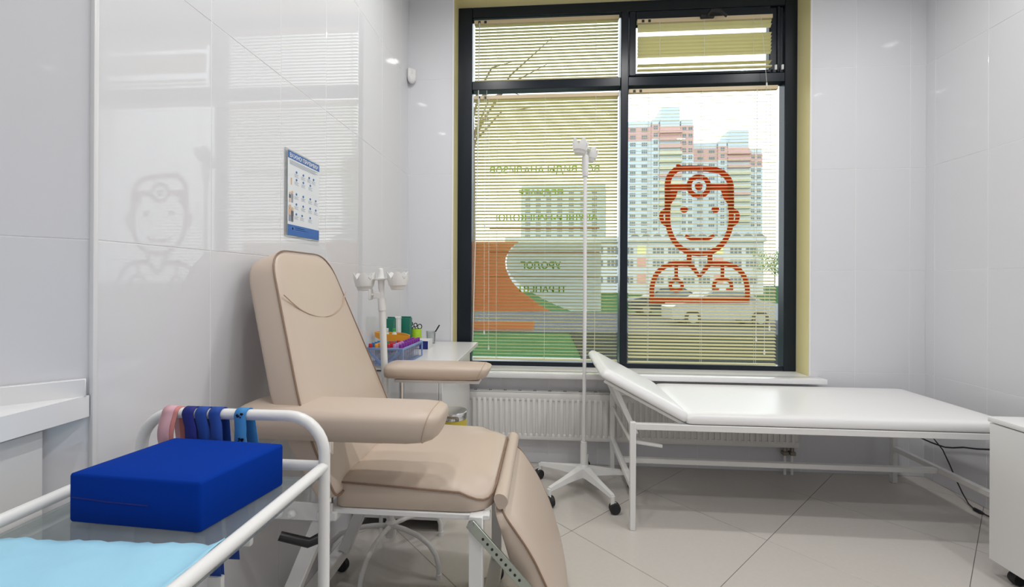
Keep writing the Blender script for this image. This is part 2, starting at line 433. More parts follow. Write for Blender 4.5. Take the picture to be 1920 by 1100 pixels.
# ------------------------------------------------------------------ vinyl on the panes
VG = mat('green_vinyl', (.20, .46, .02), .5, trans=.7)
VO = mat('red_orange_vinyl', (.80, .12, .02), .5, trans=.55)
VB = mat('brown_vinyl', (.62, .22, .09), .5, trans=.6)
FILM_O = mat('orange_film', (.82, .47, .30), .5, trans=.72, var=.12, vscale=40)
FILM_W = clearmat('pale_blue_film', (.85, .92, .93), .02, body=.84, bodycol=(.86, .92, .93))
def text_mesh(txt, width, height, bold=.02):
    cu = bpy.data.curves.new('t', 'FONT'); cu.body = txt; cu.size = 1; cu.offset = bold; cu.resolution_u = 3
    ob = bpy.data.objects.new('t', cu); COL.objects.link(ob)
    dg = bpy.context.evaluated_depsgraph_get(); me = bpy.data.meshes.new_from_object(ob.evaluated_get(dg))
    bpy.data.objects.remove(ob)
    V = [v.co.copy() for v in me.vertices]; Fc = [tuple(p.vertices) for p in me.polygons]
    x0 = min(v.x for v in V); x1 = max(v.x for v in V); z0 = min(v.y for v in V); z1 = max(v.y for v in V)
    # overlapping glyph contours: give every face its own vertices on a hair-thin step of depth
    W2, F2 = [], []
    for i, f in enumerate(Fc):
        F2.append(tuple(range(len(W2), len(W2)+len(f))))
        W2 += [((V[k].x-x0)/(x1-x0)*width-width/2, (V[k].y-z0)/(z1-z0)*height, (i % 23)*1.2e-5) for k in f]
    return W2, F2
YG = .1835                                           # room-side face of the glass
YL = YG-.0012
LET = thing('window_lettering', 'green mirrored lettering with brown rules stuck on the left window pane', 'sign', (.86, YG, .95))
for txt, xa, xb, ya, yb_ in (('ВСЕ ВИДЫ АНАЛИЗОВ', 918, 1124, 311, 327), ('ПЕДИАТР', 972, 1056, 355, 368), ('АКУШЕР-ГИНЕКОЛОГ', 924, 1121, 400.5, 414.5), ('УРОЛОГ', 976, 1052, 490, 504), ('ТЕРАПЕВТ', 970, 1062, 535, 548.5)):
    a = at(xa, (ya+yb_)/2, Y=YG); b = at(xb, (ya+yb_)/2, Y=YG); zt = at((xa+xb)/2, ya, Y=YG).z; zb_ = at((xa+xb)/2, yb_, Y=YG).z
    V, Fc = text_mesh(txt, b.x-a.x, zt-zb_)
    part(MB().add([((a.x+b.x)/2-p, YL-e, zb_+q) for p, q, e in V], Fc), 'lettering', VG, LET)['kind'] = 'stuff'
for y in (341, 384, 428.5, 473, 518):
    a = at(918, y, Y=YG); b = at(1124, y, Y=YG); part(MB().box(a.x, b.x, YL-.0003, YL, a.z-.0035, a.z+.0035), 'rule_line', VB, LET)
def pxpoly(mb, pts, d=.0003):
    Q = [at(x, y, Y=YG) for x, y in pts]
    return mb.prism([(q.x, q.z) for q in Q], lambda a, b, dd: Vector((a, YG-dd, b)), 0, d)
film = thing('window_film', 'orange film with a curved edge and pale bubble on the left pane', 'window film', (.7, YG, .93))
cur = [(971.6, 453), (959, 464), (952.7, 473), (948.5, 483), (947.5, 492), (949, 504), (953.5, 516), (960, 527), (968, 537), (981, 548.5), (996, 559), (1012, 571), (1032, 583)]
fo = MB(); zb = 583
for i in range(len(cur)-1):
    a, b = cur[i], cur[i+1]; pxpoly(fo, [(887, a[1]), a, b, (887, b[1])])
part(fo, 'orange_field', FILM_O, film)
part(pxpoly(MB(), [(887, 603), (1003, 603), (1000, 618), (887, 618)]), 'orange_strip', FILM_O, film)
fw_ = MB()
lo = [(973.6, 453), (961, 464), (954.7, 473), (950.5, 483), (949.5, 492), (951, 504), (958, 516), (968, 527), (981, 538), (998, 548.5), (1016, 559), (1041, 571), (1070, 583)]
for i in range(len(lo)-1):
    a, b = lo[i], lo[i+1]; pxpoly(fw_, [a, (1127, a[1]), (1127, b[1]), b])
part(fw_, 'pale_bubble', FILM_W, film)
# doctor pictogram
DEP = [0]
DOC = thing('window_picture', 'orange line picture of a doctor with head mirror on the right pane', 'window picture', (1.85, YG, .95))
def uv(u, v): return (1180+u/3.4385, 280+v/3.4385)
def ribbon(pts, wd, name, closed=False):
    Q = [Vector((at(*uv(u, v), Y=YG).x, at(*uv(u, v), Y=YG).z)) for u, v in pts]; wd = wd/3.4385/F*2.92
    mb = MB(); n = len(Q); L = []; Rr = []
    for i in range(n):
        if closed: t = Q[(i+1) % n]-Q[i-1]
        else: t = Q[min(i+1, n-1)]-Q[max(i-1, 0)]
        t.normalize(); nn = Vector((-t.y, t.x)); L.append(Q[i]+nn*wd/2); Rr.append(Q[i]-nn*wd/2)
    V = [Vector((p.x, YG, p.y)) for p in L+Rr]+[Vector((p.x, YG-.0003, p.y)) for p in L+Rr]; Fc = []
    for i in range(n if closed else n-1):
        j = (i+1) % n; Fc += [(i, j, n+j, n+i), (2*n+i, 3*n+i, 3*n+j, 2*n+j)]
    DEP[0] += .00035
    mb.add([v+Vector((0, -DEP[0], 0)) for v in V], Fc); return part(mb, name, VO, DOC)
def smooth(pts, n=6):
    out = []
    for i in range(len(pts)-1):
        p0 = Vector(pts[max(i-1, 0)]); p1 = Vector(pts[i]); p2 = Vector(pts[i+1]); p3 = Vector(pts[min(i+2, len(pts)-1)])
        for k in range(n):
            t = k/n; q = .5*((2*p1)+(p2-p0)*t+(2*p0-5*p1+4*p2-p3)*t*t+(3*p1-p0-3*p2+p3)*t**3); out.append((q.x, q.y))
    out.append(tuple(pts[-1])); return out
def mir(pts): return [(902-u, v) for u, v in pts]
def ell(cx, cy, rx, ry, n=28): return [(cx+rx*math.cos(2*math.pi*i/n), cy+ry*math.sin(2*math.pi*i/n)) for i in range(n)]
def blob(pts, name):
    DEP[0] += .00035; q = pxpoly(MB(), [uv(*p) for p in pts])
    return part(MB().add([Vector(v)+Vector((0, -DEP[0], 0)) for v in q.v], q.f), name, VO, DOC)
ribbon(smooth([(247, 392), (247, 300), (248, 215), (262, 172), (290, 140), (322, 125), (420, 122), (530, 128), (590, 145), (630, 180), (652, 225), (655, 300), (655, 392)]), 37, 'head_outline')
blob([(300, 122), (302, 98), (312, 90), (326, 98), (348, 112), (330, 128)], 'hair_tuft')
for f in (lambda p: p, mir): blob(f([(230, 262), (312, 266), (300, 310), (268, 352), (262, 385), (230, 385)]), 'sideburn')
ribbon([(240, 243), (392, 243)], 36, 'head_band'); ribbon([(502, 243), (660, 243)], 36, 'head_band')
ribbon(ell(447, 238, 64, 62), 30, 'mirror_ring', True); blob(ell(447, 238, 26, 26), 'mirror_dot')
ribbon(smooth([(247, 380), (248, 470), (262, 535), (300, 605), (365, 655), (451, 672), (537, 655), (602, 605), (640, 535), (654, 470), (655, 380)]), 32, 'face_outline')
for f in (lambda p: p, mir): ribbon(smooth(f([(262, 392), (228, 395), (208, 415), (207, 445), (222, 475), (256, 490)])), 26, 'ear')
for cx in (352, 553): blob(ell(cx, 388, 25, 21), 'eye')
ribbon(smooth([(358, 556), (395, 574), (451, 580), (505, 574), (545, 556)]), 22, 'smile')
for f in (lambda p: p, mir): ribbon(f([(384, 676), (384, 728)]), 30, 'neck')
for f in (lambda p: p, mir):
    ribbon(smooth(f([(144, 955), (146, 880), (170, 810), (212, 765), (268, 740), (330, 737), (398, 737)])), 30, 'shoulder')
ribbon([(128, 968), (772, 968)], 38, 'base_line')
ribbon([(392, 740), (451, 818), (510, 740)], 32, 'collar')
ribbon([(300, 748), (300, 838)], 22, 'stethoscope'); ribbon(ell(300, 876, 38, 34), 22, 'stethoscope_ring', True)
ribbon([(597, 748), (597, 830)], 22, 'stethoscope'); ribbon(smooth([(542, 905), (544, 862), (565, 843), (597, 838), (630, 843), (652, 862), (655, 905)]), 22, 'stethoscope')
ribbon([(532, 897), (576, 897)], 16, 'stethoscope'); ribbon([(620, 897), (665, 897)], 16, 'stethoscope')

# ------------------------------------------------------------------ outdoors
LAWN = mat('lawn', (.03, .085, .03), 1, spec=.03, var=.35, vscale=.8, bump=.4, bscale=30)
PAV = mat('pale_paving', (.28, .30, .31), 1, spec=.05, var=.1, vscale=2)
ASP = mat('asphalt', (.07, .075, .085), 1, spec=.05, var=.1, vscale=2)
def ground(name, x0, x1, y0, y1, z, m_, label):
    o = MB().box(x0, x1, y0, y1, z-.05, z).build(name, m_); o['kind'] = 'structure'; o['label'] = label; return o
ground('trim_4', -60, 260, .3, 320, -.70, LAWN, 'green lawn outside the window')
ground('trim_5', -40, 1.7, 5.2, 7.6, -.645, PAV, 'pale paved path outside the window')
ground('trim_7', 1.75, 40, 1.2, 12.9, -.66, mat('dark_wet_asphalt', (.020, .024, .022), 1, spec=.03, var=.2, vscale=1.5), 'dark yard surface outside the right pane')
ground('trim_6', -40, 80, 13, 24, -.645, ASP, 'grey parking road outside the window')
CONC = mat('hazed_blue_panel', (.45, .52, .57), .8); CONR = mat('hazed_red_panel', (.50, .31, .30), .8); CREAM = mat('cream_balcony', (.50, .49, .36), .8)  # blue and red panel colours are lightened to stand for distance haze
WHITEB = mat('white_facade', (.50, .53, .56), .8); WGL = mat('far_window_glass', (.11, .14, .17), .3); YB_ = mat('far_yellow_panel', (.70, .68, .32), .8); RB = mat('far_red_panel', (.62, .30, .28), .8)  # far window glass colour is lightened for the same haze
FH = 2.78
_fwin = {}
def fwin(name, parent, x0, x1, y, z0, z1, m_):
    k = (round(x1-x0, 2), round(z1-z0, 2), m_.name)
    if k not in _fwin:
        a, h_ = (x1-x0)/2, (z1-z0); b = MB(); n = 3 if x1-x0 > 1.8 else 2
        for i in range(n):
            u0 = -a+2*a*i/n+.09; u1 = -a+2*a*(i+1)/n-.09; b.box(u0, u1, -.06, .0, 0, h_)
        me = bpy.data.meshes.new(name); me.from_pydata(b.v, [], b.f); me.materials.append(m_); _fwin[k] = me
    o = bpy.data.objects.new(name, _fwin[k]); COL.objects.link(o); o.parent = parent
    o.location = Vector(((x0+x1)/2, y, z0))-Vector(parent['_w'])
def tower(label, Y, secs):
    x0 = min(s['x'][0] for s in secs); x1 = max(s['x'][1] for s in secs)
    t = thing('apartment_tower', label, 'building', ((x0+x1)/2, Y, -.7), 'apartment towers far outside')
    for s in secs:
        a, b = s['x']; top = s['top']; dy = s.get('dy', 0); zr_ = top-2.2-FH*s.get('red', 2)
        part(MB().box(a, b, Y-dy, Y+16, -.7, zr_), 'wall_section', CONC, t)
        part(MB().box(a, b, Y-dy, Y+16, zr_, top-2.2), 'red_storeys', CONR, t)
        part(MB().box(a+.2, b-.2, Y-dy+.3, Y+15, top-2.2, top), 'parapet', CONC, t)
        nf = s.get('floors', 14)
        if s.get('balc'):
            for k in range(nf):
                z = top-2.2-FH*(k+1)
                part(MB().box(a-.3, b+.3, Y-dy-1.3, Y-dy, z-.15, z+1.0), 'balcony', CREAM if (k//3) % 2 or k > 6 else CONR, t)
            part(MB().box(a+.5, b-.3, Y-dy, Y+9, top, top+5), 'roof_house', CONC, t)
        else:
            for k in range(nf):
                z = top-2.2-FH*(k+1)+.85
                for (u, wd) in s['win']:
                    fwin('window', t, a+u-wd/2, a+u+wd/2, Y-dy, z, z+1.45, WGL)
    return t
YT = 170
tower('haze-paled blue high-rise with red upper storeys, the taller one, behind the doctor picture', YT, [
    {'x': (32.0, 41.5), 'top': 63.5, 'win': [(2.4, 2.2), (6.8, 2.2)], 'floors': 15},
    {'x': (41.5, 44.3), 'top': 64.2, 'win': [(1.4, 1.7)], 'dy': .6, 'floors': 15},
    {'x': (44.5, 52.3), 'top': 63.5, 'balc': 1, 'dy': .4, 'floors': 13},
    {'x': (52.5, 57.3), 'top': 63.8, 'win': [(1.3, 1.6), (3.6, 1.6)], 'red': 4, 'floors': 15}])
tower('haze-paled blue high-rise with red upper storeys, the lower one near the right frame', YT+14, [
    {'x': (58.0, 71.5), 'top': 59.0, 'win': [(2.2, 2.4), (6.6, 2.4), (11.2, 2.4)], 'floors': 12},
    {'x': (71.5, 75.2), 'top': 59.6, 'win': [(1.8, 1.7)], 'dy': .6, 'floors': 12},
    {'x': (75.4, 84.0), 'top': 59.0, 'balc': 1, 'dy': .4, 'floors': 11},
    {'x': (84.2, 89.4), 'top': 56.5, 'win': [(1.4, 1.6), (3.8, 1.6)], 'floors': 11}])
tower('haze-paled far apartment block behind the green lettering', YT+20, [
    {'x': (-10, 27.0), 'top': 44.0, 'red': 0, 'win': [(3, 2.2), (7.6, 2.2), (12.2, 2.2), (17, 2.2), (22, 2.2), (27, 2.2), (32, 2.2)], 'floors': 8}])
SCH = thing('low_building', 'long low white building with coloured panels in front of the towers', 'building', (26, 75, -.7))
part(MB().box(-6, 38, 75, 88, -.7, 8.2), 'wall_section', WHITEB, SCH); part(MB().box(-6.3, 38.3, 74.6, 88, 8.2, 9.1), 'roof_edge', WHITEB, SCH)
for r_, z in enumerate((1.1, 4.0, 6.1)):
    for k in range(16):
        x = -4+k*2.6
        if k % 5 == 3: part(MB().box(x, x+1.5, 74.93, 75, z, z+1.4), 'colour_panel', YB_ if r_ > 1 else RB, SCH)
        else: fwin('window', SCH, x, x+2.0, 75, z, z+1.15, WGL)
for k in range(12): part(MB().prism([(15.5+k*1.9, 9.1), (17.2+k*1.9, 9.1), (16.3+k*1.9, 9.75)], lambda a, b, d: Vector((a, d, b)), 74.7, 75.6), 'roof_gable', WGL, SCH)
BARK = mat('bark', (.16, .12, .09), .9); LEAF = mat('pale_green_leaves', (.20, .32, .10), .8, trans=.4)
def tree(x, y, h, lab, seed, leaves=70, nb=22):
    rd = random.Random(seed); t = thing('tree', lab, 'tree', (x, y, -.7), 'trees outside the window')
    part(MB().tube([(x, y, -.7), (x+.05, y, h*.4), (x, y+.1, h*.75)], [h*.014, h*.010, h*.004], 7), 'trunk', BARK, t)
    b = MB(); c = MB()
    for i in range(nb):
        z0 = h*rd.uniform(.3 if leaves else .5, .72); a = rd.uniform(0, 6.28); L = h*rd.uniform(.15, .33)
        e = Vector((x+math.cos(a)*L, y+math.sin(a)*L, z0+L*rd.uniform(.3, 1.0))); c.tube([(x, y, z0), (Vector((x, y, z0))+e)/2+Vector((0, 0, .05*h)), e], [h*.004, h*.003, h*.001], 5)
        for k in range(leaves):
            p = e+Vector((rd.gauss(0, 1), rd.gauss(0, 1), rd.gauss(0, .8)))*h*.06; u = Vector((rd.gauss(0, 1), rd.gauss(0, 1), rd.gauss(0, 1))).normalized()*h*.016; v = u.cross(Vector((rd.gauss(0, 1), rd.gauss(0, 1), 1))).normalized()*h*.011
            b.add([p-u, p+v, p+u, p-v], [(0, 1, 2, 3)])
    part(c, 'branches', BARK, t)['kind'] = 'stuff'
    if leaves: part(b, 'foliage', LEAF, t)['kind'] = 'stuff'
p = at(1452, 528, Y=48); tree(p.x, 48, 5.5, 'leafy tree at the right edge of the right pane', 3)
p = at(884, 300, Y=14); tree(p.x, 14, 12.0, 'bare branched tree at the left edge of the upper left pane', 5, leaves=0, nb=13)
def car(x, y, m_, lab):
    t = thing('parked_car', lab, 'car', (x, y, -.645), 'cars parked outside'); z = -.645
    prof = [(-2.1, .28), (-2.12, .75), (-1.9, .9), (-1.2, 1.0), (-.55, 1.45), (.7, 1.48), (1.5, 1.02), (2.05, .95), (2.15, .6), (2.1, .28)]
    part(MB().prism(prof, lambda a, b, d: Vector((x+a, y+d, z+b)), -.85, .85), 'body', m_, t)
    part(MB().prism([(-1.05, 1.02), (-.5, 1.4), (.65, 1.42), (1.3, 1.03)], lambda a, b, d: Vector((x+a, y+d, z+b)), -.87, .87), 'side_window', WGL, t)
    for a in (-1.3, 1.35):
        for d in (-.8, .8):
            wv = part(MB().lathe([(.32, -.1), (.34, 0), (.32, .1)], (x+a, y+d, z+.33), 18, Matrix.Rotation(R(90), 3, 'X')), 'wheel', RUB, t)
            part(MB().lathe([(.2, -.11), (.2, .11)], (x+a, y+d, z+.33), 12, Matrix.Rotation(R(90), 3, 'X')), 'rim', STEEL, wv)
car(at(1345, 620, Y=16.5).x, 16.5, mat('silver_car', (.30, .32, .34), .3), 'silver car parked on the road behind the right pane')
car(at(1250, 585, Y=22.0).x, 22.0, mat('dark_car', (.02, .03, .05), .2), 'dark car parked on the far side of the road')

# ------------------------------------------------------------------ ceiling downlights
EM = emat('downlight_lens', (1, .97, .92), 18)
first = None
for X in (.43, 1.52, 2.62):
    for Y in (-.90, -1.80, -2.70):
        if first is None:
            t = thing('ceiling_downlight', 'round white recessed ceiling downlight', 'light', (X, Y, H), 'ceiling downlights')
            part(MB().lathe([(.050, 0), (.066, -.001), (.068, -.004), (.060, -.009), (.051, -.006), (.050, 0)], (X, Y, H), 28), 'ring', WMET, t)
            part(MB().lathe([(.0501, -.001), (.050, -.004)], (X, Y, H), 28), 'lens', EM, t)
            ld = bpy.data.lights.new('downlight', 'AREA'); ld.shape = 'DISK'; ld.size = .10; ld.energy = LAMP_W; ld.color = (1, .985, .97); ld.spread = R(165)
            lo_ = bpy.data.objects.new('downlight_lamp', ld); COL.objects.link(lo_); lo_.parent = t; lo_.location = (0, 0, -.012)
            first = t
        else:
            t = copytree(first); t.location = (X, Y, H)
        t['label'] = 'recessed ceiling downlight on the %s side, %s' % ({.43: 'left', 1.52: 'centre', 2.62: 'right'}[X], {-.90: 'nearest the window', -1.80: 'in the middle row', -2.70: 'farthest from the window'}[Y])

# ------------------------------------------------------------------ radiator
RX0, RX1, RY0, RY1, RZ0, RZ1 = .41, 2.352, -.066, -.012, .165, .452
rad = thing('radiator', 'long white panel radiator under the window sill', 'radiator', ((RX0+RX1)/2, -.04, 0))
mb = MB(); n = 57; pit = (RX1-RX0-.03)/n
mb.box(RX0, RX1, RY0+.006, RY0+.014, RZ0, RZ1-.004, .002, 1)
for a, b in ((RZ1-.05, RZ1-.004), (RZ0, RZ0+.035)): mb.box(RX0, RX1, RY0, RY0+.012, a, b, .003, 2)
part(mb, 'front_panel', RADW, rad)
rib = None
for i in range(n):
    x = RX0+.015+pit*(i+.5)
    if rib is None:
        rib = part(MB().box(x-pit*.30, x+pit*.30, RY0-.002, RY0+.010, RZ0+.022, RZ1-.036, .0045, 2), 'rib', RADW, rad); b0 = x
    else:
        c = rib.copy(); COL.objects.link(c); c.location.x += x-b0
part(MB().box(RX0, RX1, RY1-.008, RY1, RZ0+.01, RZ1-.01, .002, 1), 'rear_panel', RADW, rad)
for a in (RX0, RX1-.004): part(MB().box(a, a+.004, RY0+.004, RY1, RZ0+.006, RZ1, .001, 1), 'side_panel', RADW, rad)
mb = MB(); part(MB().box(RX0, RX1, RY0+.004, RY1, RZ1-.002, RZ1+.003, .001, 1), 'top_grille', RADW, rad)
sl0 = None
for k in range(21):
    x = RX0+.03+k*.092
    if sl0 is None:
        sl0 = part(MB().box(x, x+.005, RY0+.02, RY1-.008, RZ1+.003, RZ1+.0036).box(x+.010, x+.015, RY0+.02, RY1-.008, RZ1+.003, RZ1+.0036), 'grille_slot', BLACK, rad); b0 = x
    else:
        c = sl0.copy(); COL.objects.link(c); c.location.x += x-b0
BRASS = mat('dull_valve_metal', (.30, .26, .22), .4, metal=.7)
for x in (2.285, 2.325):
    v = part(MB().tube([(x, -.04, RZ0+.002), (x, -.04, RZ0-.035)], .011, 10).box(x-.016, x+.016, -.056, -.024, RZ0-.05, RZ0-.028, .003, 1), 'valve', BRASS, rad)
    part(MB().tube([(x, -.04, RZ0-.03), (x, -.04, .0)], .008, 8), 'pipe', PVC, rad)

# ------------------------------------------------------------------ examination couch
cx0, cx1, cyn, cyf = 1.276, 2.845, -.70, -.095
CO = thing('examination_couch', 'white vinyl examination couch with raised head section', 'couch', (2.05, -.4, 0))
T = .026; zt = .487
for x, y, h in ((cx0, cyn, .49), (cx0, cyf, .49), (cx1, cyn, .46), (cx1, cyf, .46)):
    part(MB().box(x-T/2, x+T/2, y-T/2, y+T/2, 0, h, .002, 1), 'leg', WMET, CO)
rl = MB()
for y in (cyn, cyf): rl.bar((cx0+T/2, y, .471), (2.89, y, .471), T, .028)
rl.bar((cx1+.03, cyn, .471), (cx1+.03, cyf, .471), T, .026); rl.bar((1.53, cyn, .471), (1.53, cyf, .471), T, .026)
part(rl, 'top_frame', WMET, CO)
for x in (cx0, cx1): part(MB().bar((x, cyn+T/2, .195), (x, cyf-T/2, .195), T, T), 'end_stretcher', WMET, CO)
part(MB().bar((cx0+T/2, -.38, .19), (cx1-T/2, -.38, .19), T, T), 'long_stretcher', WMET, CO)
lift = MB().tube([(cx0, cyf+.005, .385), (cx0, cyn+.05, .385)], .008, 8)
part(lift, 'lift_rod', WMET, CO)
part(MB().tube([(cx0+.012, -.66, .385), (cx0+.14, -.665, .37)], .0085, 8), 'release_lever', WMET, CO)
for y in (-.63, -.16):
    part(MB().bar((1.205, y, .63), (1.305, y, .41), .012, .024), 'prop_strut', WMET, CO)
part(MB().tube([(1.305, -.63, .42), (1.305, -.16, .42)], .007, 8), 'prop_rod', WMET, CO)
# mattress and head section
def slab(a, b, y0, y1, th, r, name, lift_fn):
    out = rounded([(a, y0), (b, y0), (b, y1), (a, y1)], r, 5)
    e = .014; rings = [(.02, 0), (.004, .003), (0, .010), (.002, th*.5), (.009, th-.011), (.022, th-.004), (.05, th), (.10, th+.002), (.2, th+.003)]
    return part(MB().puff(out, rings, lift_fn), name, WVIN, CO, angle=60)
slab(1.512, 2.905, cyn-.012, cyf+.012, .045, .02, 'mattress', lambda a, b, d: Vector((a, b, zt+d+.0015*math.sin(a*9)*(1 if d > .01 else 0))))
ang = math.atan2(.203, .385); ca, sa_ = math.cos(ang), math.sin(ang)
hs = slab(0, .435, cyn-.012, cyf+.012, .046, .03, 'head_section', lambda a, b, d: Vector((1.512-a*ca+d*sa_*1.0, b, zt+.002+a*sa_+d*ca)))
for y in (cyn+.02, cyf-.02): part(MB().bar((1.505, y, zt-.006), (1.505-.40*ca, y, zt-.006+.40*sa_), .02, .014), 'head_rail', WMET, CO)
for y in (cyn+.04, cyf-.04): part(MB().tube([(1.508, y-.02, zt+.004), (1.508, y+.02, zt+.004)], .006, 8), 'hinge', STEEL, CO)

# ------------------------------------------------------------------ infusion stands
def castor(mb_w, mb_f, x, y, a):
    c, s = math.cos(a), math.sin(a)
    for k in (-1, 1):
        ox, oy = -s*.0088*k, c*.0088*k
        mb_w.lathe([(.010, -.008), (.024, -.009), (.027, -.004), (.027, .004), (.024, .009), (.010, .008)], (x+ox+c*.010, y+oy+s*.010, .027), 16,
                   Matrix.Rotation(a, 3, 'Z') @ Matrix.Rotation(R(90), 3, 'X'))
    mb_f.tube([(x, y, .040), (x, y, .085)], .011, 10); mb_f.box(x-.008, x+.018, y-.004, y+.004, .02, .055, .003, 1, Matrix.Translation((x, y, 0)) @ Matrix.Rotation(a, 4, 'Z') @ Matrix.Translation((-x, -y, 0)))
def bottle_head(t, x, y, z, rot, sc, tilt=None, n=2):
    """bottle holder: hub with a cone and scalloped cups"""
    M_ = (tilt or Matrix.Identity(3))
    def tf(p): return Vector((x, y, z))+M_ @ Vector(p)
    mb_ = MB().lathe([(.012, -.036), (.013, 0), (.030, .004), (.030, .009), (.013, .011), (.009, .046), (.006, .049), (0, .049)], (0, 0, 0), 20)
    part(MB().add([tf(v) for v in mb_.v], mb_.f), 'hub', WPL, t)
    for k in range(n):
        a = rot+2*math.pi*k/n; cx, cy = math.cos(a)*.066*sc, math.sin(a)*.066*sc
        ax = MB().bar((math.cos(a)*.01, math.sin(a)*.01, .005), (cx*.75, cy*.75, .005), .03, .006, .002)
        part(MB().add([tf(v) for v in ax.v], ax.f), 'arm', WPL, t)
        nn = 40; V = []; Fc = []
        prof = [(.020, -.038), (.026, -.036), (.031, -.022), (.0335, -.021), (.039, 0), (.040, .008)]
        rows = []
        for side, dr in ((1, 0), (-1, -.002)):
            for r_, zz in prof: rows.append((r_+dr, zz+(0 if side > 0 else .001), 0))
            rows.append((.0405+dr, .018, 1))
            if side > 0: outer = len(rows)
        inn = rows[outer:][::-1]; rows = rows[:outer]+inn
        for r_, zz, wav in rows:
            for q in range(nn):
                f = 2*math.pi*q/nn; s_ = .5+.5*math.cos(5*f); zz2 = zz+(.030*s_**.45-.016 if wav else 0); rr = r_*sc*(1+(.05*s_ if wav else 0))
                V.append(tf((cx+rr*math.cos(f), cy+rr*math.sin(f), zz2*sc)))
        for i in range(len(rows)-1):
            for q in range(nn):
                q2 = (q+1) % nn; Fc.append((i*nn+q, i*nn+q2, (i+1)*nn+q2, (i+1)*nn+q))
        Fc.append(tuple(reversed(range(nn)))); Fc.append(tuple((len(rows)-1)*nn+q for q in range(nn)))
        part(MB().add(V, Fc), 'bottle_cup', WPL, t, angle=50)
sx, sy = 1.088, -.335
IV1 = thing('infusion_stand', 'tall white infusion stand on five castors in front of the window', 'infusion stand', (sx, sy, 0))
hubm = MB().lathe([(.016, .075), (.034, .082), (.036, .105), (.024, .135), (.019, .14)], (sx, sy, 0), 20); part(hubm, 'base_hub', WPL, IV1)
for k in range(5):
    a = R(-63+72*k); c, s = math.cos(a), math.sin(a); L = .264
    V = []; Fc = []
    for (r_, hw, z0, z1) in ((.012, .030, .082, .130), (.06, .024, .084, .122), (.15, .017, .082, .108), (L, .012, .076, .092)):
        for (o_, z) in ((-hw, z0), (-hw*.75, z1), (hw*.75, z1), (hw, z0)): V.append((sx+c*r_-s*o_, sy+s*r_+c*o_, z))
    for i in range(3):
        for q in range(4): q2 = (q+1) % 4; Fc.append((i*4+q, i*4+q2, i*4+4+q2, i*4+4+q))
    Fc += [(0, 1, 2, 3), (12, 13, 14, 15)]
    lg = part(MB().add(V, Fc), 'base_leg', WPL, IV1)
    mw, mf = MB(), MB(); castor(mw, mf, sx+c*L, sy+s*L, a+1.2)
    cw = part(mf, 'castor_fork', WPL, lg); part(mw, 'castor_wheel', RUB, lg)
part(MB().lathe([(.018, .13), (.018, .24), (.016, .26), (.011, .262)], (sx, sy, 0), 18), 'pole_socket', WPL, IV1)
part(MB().tube([(sx, sy, .2), (sx+.002, sy, 1.0), (sx, sy, 1.74)], .0098, 14), 'pole', WMET, IV1)
part(MB().lathe([(.0145, 1.695), (.0165, 1.70), (.0185, 1.80), (.015, 1.81)], (sx, sy, 0), 18), 'top_sleeve', WPL, IV1)
bottle_head(IV1, sx, sy, 1.835, R(62), 1.05, Matrix.Rotation(R(8), 3, 'Y') )
# stand with bent tube legs behind the chair
hx, hy, hz = .258, -1.0, .12
IV2 = thing('infusion_stand', 'short white infusion stand with bent tube legs behind the beige chair', 'infusion stand', (hx, hy, 0))
top = Vector((.212, hy, 1.126)); bot = Vector((hx, hy, hz)); dirp = (top-bot).normalized()
part(MB().lathe([(.012, -.03), (.022, -.025), (.022, .03), (.014, .04)], bot, 16), 'base_hub', WMET, IV2)
for k in range(5):
    a = R(-24+72*k); c, s = math.cos(a), math.sin(a)
    pts = [(hx+c*r_, hy+s*r_, z) for r_, z in ((.012, hz+.018), (.07, hz+.020), (.14, hz+.014), (.195, hz-.004), (.228, hz-.035), (.241, hz-.07), (.243, .012))]
    lg = part(MB().tube(pts, .0095, 10), 'base_leg', WMET, IV2)
    part(MB().lathe([(.0115, 0), (.0115, .018), (.0097, .02)], (pts[-1][0], pts[-1][1], .0), 10), 'foot_cap', WPL, lg)
part(MB().tube([bot, bot+dirp*.895], .0135, 14), 'pole', WMET, IV2)
part(MB().tube([bot+dirp*.885, bot+dirp*.935], .0162, 14), 'collar', WPL, IV2)
part(MB().tube([bot+dirp*.92, top], .0105, 14), 'inner_pole', WMET, IV2)
kz = bot+dirp*.948
part(MB().box(kz.x-.030, kz.x-.004, kz.y-.011, kz.y+.011, kz.z-.014, kz.z+.012, .002, 1), 'clamp_block', WPL, IV2)
kn = MB().tube([(kz.x-.028, kz.y, kz.z), (kz.x-.042, kz.y, kz.z)], .006, 8)
kn.box(kz.x-.050, kz.x-.041, kz.y-.018, kz.y+.018, kz.z-.020, kz.z+.024, .004, 2); part(kn, 'wing_screw', WPL, IV2)
bottle_head(IV2, top.x, top.y, top.z, R(0), 1.05, Matrix.Rotation(R(-2), 3, 'Y'))

# ------------------------------------------------------------------ blood donor chair
CH = thing('donor_chair', 'beige vinyl blood donor chair with armrests and lowered leg rest', 'chair', (.45, -1.35, 0))
yn, yfar = -1.60, -1.10; ym = (yn+yfar)/2
# seat
so = rounded([(.315, yn), (.745, yn), (.745, yfar), (.315, yfar)], [.03, .09, .09, .03], 7)
sr = [(.006, .518), (0, .524), (0, .574), (.003, .586), (.012, .593), (.05, .599), (.14, .603)]
def seatfn(a, b, d):
    k = max(0, (a-.58)/.165); k2 = max(0, min(1, (abs(b-ym)-.17)/.08))
    return Vector((a, b, d-(.012*k*k+.056*k*k*k2)*max(0, d-.522)/.064))
part(MB().puff(so, sr, seatfn), 'seat', LEA, CH, angle=60)
part(MB().loop([seatfn(a, b, .5875)+Vector((0, -.001 if b < ym else .001, 0)) for a, b in so], .0026, 6), 'piping', PIPE, CH)
